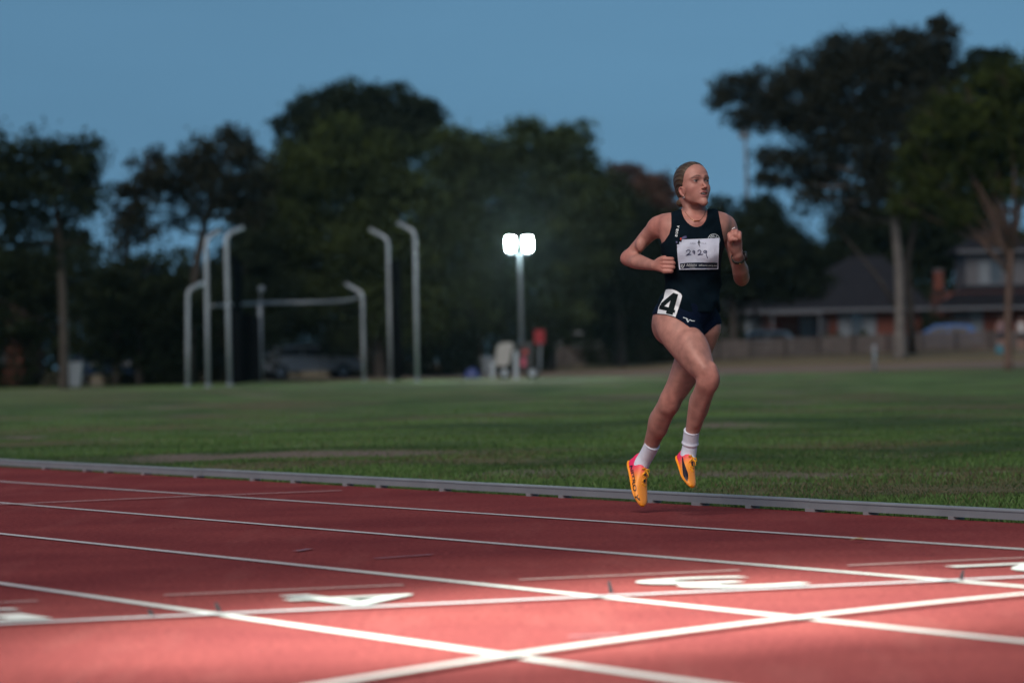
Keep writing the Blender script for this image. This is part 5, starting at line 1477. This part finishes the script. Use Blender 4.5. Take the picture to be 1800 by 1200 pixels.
# fence along the street
M_wood = mat('weathered_wood', (.075, .065, .062), .85, color2=(.14, .12, .115), scale=2.5, bump=.3, bscale=30)
fp = [(935, 648, 202), (1040, 646, 204), (1150, 640, 206), (1320, 631, 208), (1440, 626, 210), (1560, 621, 211), (1680, 616, 212), (1800, 612, 213), (1900, 609, 214)]
G = [on_ground(*p) for p in fp]
fence = empty('paling_fence', G[3], 'low weathered timber paling fence along the far street', 'fence')
pal = MB(); rr = random.Random(4)
for a, b in zip(G[:-1], G[1:]):
    L_ = (b - a).length; d = (b - a) / L_; n = int(L_ / .11)
    for i in range(n):
        c = a + d * (i * .11 + .05); c.z = gz(c.x, c.y)
        pal.box(c + Vector((0, 0, .52)), (.095, .018, .95 + rr.uniform(-.03, .03)), rz=math.atan2(d.y, d.x) + rr.uniform(-.03, .03))
    for z in (.25, .8):
        MB().box((a + b) / 2 + Vector((0, .045, z)), (L_, .045, .09), rz=math.atan2(d.y, d.x)).build('rail', M_wood, fence)
    m = max(1, round(L_ / 2.1))
    for i in range(m):
        c = a.lerp(b, i / m); MB().box(c + Vector((0, -.06, .52)), (.13, .09, 1.08)).build('post', mat('post_dark', (.035, .03, .03), .85), fence)
pal.build('palings', M_wood, fence)['kind'] = 'stuff'

# ------------------------------------------------------------------ parked cars
M_glass = mat('car_glass', (.02, .025, .03), .35, 0, spec=.25)
M_tyre = mat('tyre', (.02, .02, .021), .8)
M_head = mat('headlight', (.6, .62, .66), .15)
M_tail = mat('tail_light', (.35, .02, .02), .2)
def car(label, px, py, D, rz, paint, ute=False, name='parked_car'):
    g = on_ground(px, py, D); r = empty(name, g, label, 'car')
    R = Matrix.Rotation(rz, 4, 'Z')
    T_ = Matrix.Translation(g) @ R
    pm = mat('paint_' + label.split()[0] + str(px), paint, .5, 0, spec=.2)
    H = 1.0 if not ute else 1.22
    low = [(-2.2, .45), (-2.2, .75), (-2.05, .92), (-1.0, .98), (1.15, .95), (2.0, .82), (2.18, .6), (2.18, .38), (-2.1, .33)]
    cab = [(-1.95, .95), (-1.55, 1.38), (-.4, 1.46), (.35, 1.40), (1.15, .95)] if not ute else [(-.35, .95), (-.25, 1.45), (.35, 1.48), (.75, 1.40), (1.2, .95)]
    def slab(prof, hw, taper, name_, m_, bev):
        V = []; n = len(prof); zmid = .95
        for s_ in (-1, 1):
            for x, z in prof:
                k = hw - taper * max(0, z - zmid); V.append(T_ @ Vector((x, s_ * k, z * H)))
        F_ = [(i, (i + 1) % n, n + (i + 1) % n, n + i) for i in range(n)] + [tuple(range(n))[::-1], tuple(range(n, 2 * n))]
        return MB().add(V, F_).build(name_, m_, r, bevel=bev)
    slab(low, .88, 0, 'body', pm, .05)
    slab(cab, .80, .28, 'cabin', pm, .03)
    for s_ in (-1, 1):
        wins = ([[(-1.5, 1.02), (-1.36, 1.24), (-.42, 1.30), (-.42, 1.02)], [(-.34, 1.02), (-.34, 1.30), (.30, 1.26), (.80, 1.02)]] if not ute else [[(-.24, 1.02), (-.18, 1.38), (.34, 1.40), (.68, 1.33), (.98, 1.02)]])
        for wv in wins:
            MB().add([T_ @ Vector((x, s_ * (.80 - .28 * (z - .95) + .006), z * H)) for x, z in wv], [tuple(range(len(wv)))]).build('side_window', M_glass, r)
        for x in (-1.35, 1.35):
            c = T_ @ Vector((x, s_ * .80, .33)); ax = (T_.to_3x3() @ Vector((0, 1, 0))) * .1
            w = MB().tube([c - ax, c + ax], .33, 20).build('wheel', M_tyre, r, True)
            MB().tube([c + ax * s_ * .6, c + ax * s_ * 1.05], .2, 14).build('rim', M_galv, w)
        MB().box(T_ @ Vector((2.14, s_ * .62, .66 * H)), (.10, .36, .15), M=R.to_3x3()).build('headlight', M_head, r, bevel=.02)
        MB().box(T_ @ Vector((-2.16, s_ * .68, .72 * H)), (.08, .24, .18), M=R.to_3x3()).build('tail_light', M_tail, r, bevel=.02)
        MB().box(T_ @ Vector((.85, s_ * .93, 1.02 * H)), (.16, .14, .12), M=R.to_3x3()).build('wing_mirror', pm, r, bevel=.02)
    fx = ((.42, 1.37), (1.12, .98)) if not ute else ((.80, 1.36), (1.18, .99))
    bx_ = ((-1.58, 1.34), (-1.9, .99)) if not ute else ((-.30, 1.42), (-.36, 1.0))
    for nm, (q0, q1), sgn in (('windscreen', fx, 1), ('rear_window', bx_, -1)):
        V = [T_ @ Vector((x + sgn * .012, s_ * (.70 - .26 * (z - .95)), z * H + .008)) for x, z in (q0, q1) for s_ in (-1, 1)]
        MB().add(V, [(0, 1, 3, 2)]).build(nm, M_glass, r)
    if ute:
        MB().box(T_ @ Vector((-1.25, 0, 1.0 * H)), (1.7, 1.62, .12), M=R.to_3x3()).build('tray', M_dark, r, bevel=.02)
    return r
car('silver hatchback parked in the dark behind the throwing cage', 542, 664, 170, math.radians(14), (.55, .59, .64))
car('dark blue utility truck parked at the left under the gum trees', 184, 680, 152, math.radians(-78), (.02, .05, .13), True)
car('white sedan with its roof showing over the fence left of the brick house', 1332, 630, 214, math.radians(185), (.62, .66, .70))
car('blue car with its roof showing over the fence right of the pale trunk', 1655, 619, 215, math.radians(175), (.03, .10, .28))
car('white van-like car glimpsed over the fence left of the runner', 1012, 640, 214, math.radians(200), (.60, .62, .68), True)

# ------------------------------------------------------------------ houses across the street
M_brick = mat('red_brick', (.085, .024, .016), .9, color2=(.125, .038, .026), scale=4, bump=.2, bscale=20)
M_tile = mat('roof_tiles', (.011, .012, .017), .9, color2=(.022, .024, .031), scale=3, bump=.3, bscale=14, spec=.1)
M_board = mat('pale_board', (.085, .09, .105), .7, var=.1, scale=2)
M_trim = mat('white_trim', (.085, .095, .115), .6)
M_pane = mat('window_glass', (.05, .06, .07), .12, spec=.8)
M_curt = mat('curtain', (.13, .16, .19), .8)
M_door = mat('door_paint', (.05, .05, .06), .5)
def wall_box(root, x0, x1, D, z0, z1, dep, m_, name='wall'):
    MB().box(((x0 + x1) / 2, D + dep / 2, (z0 + z1) / 2), (x1 - x0, dep, z1 - z0)).build(name, m_, root)
def window(root, x0, x1, z0, z1, D, mull=1, curtain=True):
    w = MB()
    t = .07
    for a, b, c, d in ((x0, x1, z1 - t, z1), (x0, x1, z0, z0 + t), (x0, x0 + t, z0 + t, z1 - t), (x1 - t, x1, z0 + t, z1 - t)):
        w.box(((a + b) / 2, D - .03, (c + d) / 2), (b - a, .08, d - c))
    for i in range(1, mull + 1):
        x = x0 + (x1 - x0) * i / (mull + 1); w.box((x, D - .03, (z0 + z1) / 2), (.06, .07, z1 - z0 - 2 * t))
    o = w.build('window', M_trim, root)
    for i in range(mull + 1):
        a = x0 + (x1 - x0) * i / (mull + 1) + .035; b = x0 + (x1 - x0) * (i + 1) / (mull + 1) - .035
        MB().add([(a, D - .015, z0 + t), (b, D - .015, z0 + t), (b, D - .015, z1 - t), (a, D - .015, z1 - t)], [(0, 1, 2, 3)]).build('pane', M_curt if curtain and i % 2 == 0 else M_pane, o)
    MB().box(((x0 + x1) / 2, D - .08, z0 - .04), (x1 - x0 + .16, .18, .07)).build('sill', M_trim, o)
def hip_roof(root, x0, x1, y0, y1, ze, zr, ridge0, ridge1, over=.5, m_=None):
    x0 -= over; x1 += over; y0 -= over; y1 += over; ym = (y0 + y1) / 2
    V = [(x0, y0, ze), (x1, y0, ze), (x1, y1, ze), (x0, y1, ze), (ridge0, ym, zr), (ridge1, ym, zr)]
    rf = MB().add(V, [(0, 1, 5, 4), (1, 2, 5), (2, 3, 4, 5), (3, 0, 4), (3, 2, 1, 0)]).build('roof', m_ or M_tile, root)
    n = 14                                                     # tile courses: thin raised battens across the front slope
    cs = MB()
    for i in range(1, n):
        t = i / n; a = Vector(V[0]).lerp(Vector(V[4]), t); b = Vector(V[1]).lerp(Vector(V[5]), t)
        cs.box((a + b) / 2 + Vector((0, -.02, .015)), ((b - a).length, .06, .03))
    cs.build('tile_courses', m_ or M_tile, rf)['kind'] = 'stuff'
    MB().tube([Vector(V[4]) + Vector((0, 0, .03)), Vector(V[5]) + Vector((0, 0, .03))], .09, 8).build('ridge_cap', m_ or M_tile, rf)
    MB().box(((x0 + x1) / 2, y0 - .06, ze - .02), (x1 - x0, .12, .16)).build('gutter', M_trim, rf)
    return rf
def X(px, D): return at(px, 600, D).x
def Zp(px, py, D): return at(px, py, D).z
# main brick house
D = 226.0
x0, x1 = X(1352, D), X(1620, D); g = Vector(((x0 + x1) / 2, D, gz((x0 + x1) / 2, D)))
h1 = empty('brick_house', g, 'single-storey brick house with grey hipped roof behind the pale gum trunk', 'house')
ze = Zp(1460, 545, D)
wall_box(h1, x0, x1, D, g.z - .3, ze, 9, M_brick)
hip_roof(h1, x0, x1, D, D + 9, ze, Zp(1540, 477, D) + .9, X(1505, D), X(1570, D), .7)
window(h1, X(1473, D), X(1541, D), Zp(1500, 592, D), Zp(1500, 549, D), D, 2)
window(h1, X(1405, D), X(1432, D), Zp(1420, 600, D), Zp(1420, 556, D), D, 0)
MB().box(((X(1436, D) + X(1452, D)) / 2, D - .04, g.z + 1.05), (.8, .06, 2.1)).build('door', M_door, h1)
MB().box(((X(1350, D) + X(1440, D)) / 2, D - 1.4, ze - .1), (X(1440, D) - X(1350, D), 2.6, .18)).build('porch_roof', M_trim, h1)
for px in (1354, 1436): MB().tube([(X(px, D), D - 2.5, g.z - .2), (X(px, D), D - 2.5, ze - .2)], .07, 8).build('porch_post', M_trim, h1)
ch = MB().box((X(1668, D), D + 5, Zp(1668, 490, D)), (.5, .5, 1.1)).build('chimney', M_brick, h1)
MB().box((X(1668, D), D + 5, Zp(1668, 490, D) + .60), (.6, .6, .10)).build('chimney_cap', M_trim, ch)
# pale neighbour to the left
D = 232.0
x0, x1 = X(1292, D), X(1348, D); g = Vector(((x0 + x1) / 2, D, gz((x0 + x1) / 2, D)))
h2 = empty('pale_house', g, 'pale rendered house with low grey roof partly behind the runner', 'house')
ze = Zp(1320, 548, D)
wall_box(h2, X(1262, D), x1, D, g.z - .3, ze, 8, M_board)
rf = hip_roof(h2, X(1255, D), x1, D, D + 8, ze, Zp(1300, 488, D), X(1285, D), X(1320, D), .6)
MB().box((X(1327, D), D + 1.2, Zp(1327, 512, D)), (1.0, .9, .10), M=Matrix.Rotation(.5, 3, 'X')).build('skylight', M_trim, rf)
MB().box((X(1398, D), D + 1.0, Zp(1398, 518, D)), (.6, .6, .3)).build('vent', M_trim, rf)
window(h2, X(1305, D), X(1335, D), Zp(1320, 590, D), Zp(1320, 562, D), D, 1)
# two-storey house on the right
D = 224.0
x0, x1 = X(1704, D), X(1850, D); g = Vector(((x0 + x1) / 2, D, gz((x0 + x1) / 2, D)))
h3 = empty('two_storey_house', g, 'two-storey house with grey boarded upper floor at the right edge', 'house')
zf, zt_ = Zp(1750, 512, D), Zp(1750, 440, D)
wall_box(h3, X(1665, D), x1, D, g.z - .3, zf, 8, M_brick)
bd = MB(); nbd = 12
for i in range(nbd):
    z = zf + .2 + (zt_ - zf - .2) * (i + .5) / nbd
    MB().box(((x0 + x1) / 2, D + 3.9, z), (x1 - x0, 5.8, (zt_ - zf - .2) / nbd - .012), M=Matrix.Rotation(.004, 3, 'X')).build('board', M_board, h3)
hip_roof(h3, x0, x1, D + 1, D + 7, zt_, zt_ + 1.7, x0 + 2, x1 - 2, .5)
hip_roof(h3, X(1660, D), x1 + 1, D - .5, D + 1.2, Zp(1720, 541, D), zf + .25, X(1690, D), x1, .5)
window(h3, X(1724, D), X(1768, D), Zp(1745, 499, D), Zp(1745, 455, D), D + .98, 1)
window(h3, X(1705, D), X(1729, D), Zp(1716, 592, D), Zp(1716, 545, D), D, 0)
MB().box((X(1690, D), D - .04, g.z + 1.05), (.9, .06, 2.1)).build('door', M_door, h3)
# house at the far left, mostly hidden by trees
D = 172.0
x0, x1 = X(-60, D), X(52, D); g = Vector(((x0 + x1) / 2, D, gz((x0 + x1) / 2, D)))
h4 = empty('brick_house', g, 'dim brick house with reddish roof at the far left edge', 'house')
M_tile_r = mat('red_tiles', (.10, .05, .05), .8, color2=(.15, .075, .07), scale=3)
ze = Zp(20, 575, D)
wall_box(h4, x0, X(40, D), D, g.z - .3, ze, 8, M_brick)
hip_roof(h4, x0, X(40, D), D, D + 8, ze, Zp(0, 530, D), x0 + 1, X(10, D), .6, M_tile_r)
window(h4, X(-20, D), X(10, D), Zp(0, 640, D), Zp(0, 600, D), D, 1)

# ------------------------------------------------------------------ two bystanders at the right edge
def bystander(label, px, py, D, shirt, shorts, turn, arm):
    g = on_ground(px, py, D); r = empty('person', g, label, 'person')
    c, s = math.cos(turn), math.sin(turn)
    def W(x, y, z): return (g.x + x * c - y * s, g.y + x * s + y * c, g.z + z)
    ops = [o_chain([W(0, 0, .92), W(0, .01, 1.12), W(0, 0, 1.32), W(0, .01, 1.42)], [.13, .125, .135, .07], .05),
           o_chain([W(-.15, 0, 1.38), W(.15, 0, 1.38)], [.055, .055], .05), o_ell(W(0, 0, .92), (.165, .12, .11), .05),
           o_chain([W(0, .01, 1.42), W(0, -.01, 1.52)], [.055, .05], .03), o_ell(W(0, -.015, 1.60), (.076, .092, .115), .02), o_ell(W(0, -.115, 1.585), (.014, .02, .02), .01)]
    for sg in (-1, 1):
        ops += [o_chain([W(sg * .09, 0, .90), W(sg * .10, -.02, .50), W(sg * .10, .02, .10), W(sg * .10, .01, .06)], [.09, .058, .040, .042], .03),
                o_chain([W(sg * .10, .03, .045), W(sg * .115, -.16, .04)], [.043, .036], .02),
                o_chain([W(sg * .18, 0, 1.37), W(sg * .23, .03, 1.10), W(sg * .20 - sg * arm * .12, -.12 - arm * .1, .92 + arm * .2)], [.052, .040, .030], .03),
                o_chain([W(sg * .20 - sg * arm * .12, -.12 - arm * .1, .92 + arm * .2), W(sg * .19 - sg * arm * .15, -.17 - arm * .1, .85 + arm * .22)], [.032, .026], .015)]
    gr = Grid(axis_pts(g.x - .42, g.x + .42, .014), axis_pts(g.y - .42, g.y + .42, .014), axis_pts(g.z - .02, g.z + 1.76, .014)).apply(ops)
    P, Q = gr.mesh(); P = smooth_verts(P, Q, 2, .5)
    o = from_np('body', P, Q, attr_mat('bystander_skin' + str(px), .6), r, True)
    z = P[:, 2] - g.z; C = np.tile(np.array([.42, .25, .20]), (len(P), 1))
    lx = np.abs((P[:, 0] - g.x) * c + (P[:, 1] - g.y) * s)
    C[(z > .96) & (z < 1.43) & (lx < .20)] = shirt; C[(z > .62) & (z <= .96) & (lx < .19)] = shorts; C[z < .09] = (.3, .3, .32); C[(z > 1.63)] = (.06, .045, .035)
    set_tint(o, C)
    hair_ = Grid(axis_pts(g.x - .15, g.x + .15, .012), axis_pts(g.y - .15, g.y + .15, .012), axis_pts(g.z + 1.45, g.z + 1.78, .012)).apply([o_ell(W(0, .012, 1.62), (.084, .096, .112), .01), o_ell(W(0, -.14, 1.56), (.11, .10, .10), .02, None, '-')])
    P, Q = hair_.mesh(); h_ = from_np('hair', P, Q, M_hair, r, True); set_tint(h_, np.tile([.06, .045, .035], (len(P), 1)))
    return r
bystander('bystander in a pale pink top standing left of the slender gum stems', 1760, 617, 196, (.30, .20, .22), (.03, .035, .05), .4, .6)
bystander('bystander in a white top at the very right edge', 1796, 616, 196, (.55, .56, .58), (.02, .02, .025), -.3, .2)
g = on_ground(1757, 622, 192)
MB_ = MB().box(g + Vector((0, 0, .2)), (.34, .24, .40)); tag(MB_.build('cooler_box', mat('teal_plastic', (.03, .16, .22), .5), None, False, .03), 'small teal box on the ground by the left bystander', 'box')

# ------------------------------------------------------------------ thin teal haze volume, added to make the far floodlights glow
haze = MB().box((0, 1350, 9.75), (5400, 2900, 21.5)).build('haze')
_m = bpy.data.materials.new('lamp_glow_haze'); _m.use_nodes = True
_n = _m.node_tree.nodes; _n.remove(_n['Principled BSDF'])
_v = _n.new('ShaderNodeVolumePrincipled')
_v.inputs['Density'].default_value = 0.00010; _v.inputs['Color'].default_value = (.70, .93, 1.0, 1); _v.inputs['Anisotropy'].default_value = 0.8
_m.node_tree.links.new(_v.outputs[0], _n['Material Output'].inputs['Volume'])
haze.data.materials.append(_m)
tag(haze, 'thin haze volume added over the whole field for lamp glow', 'haze', kind='stuff')
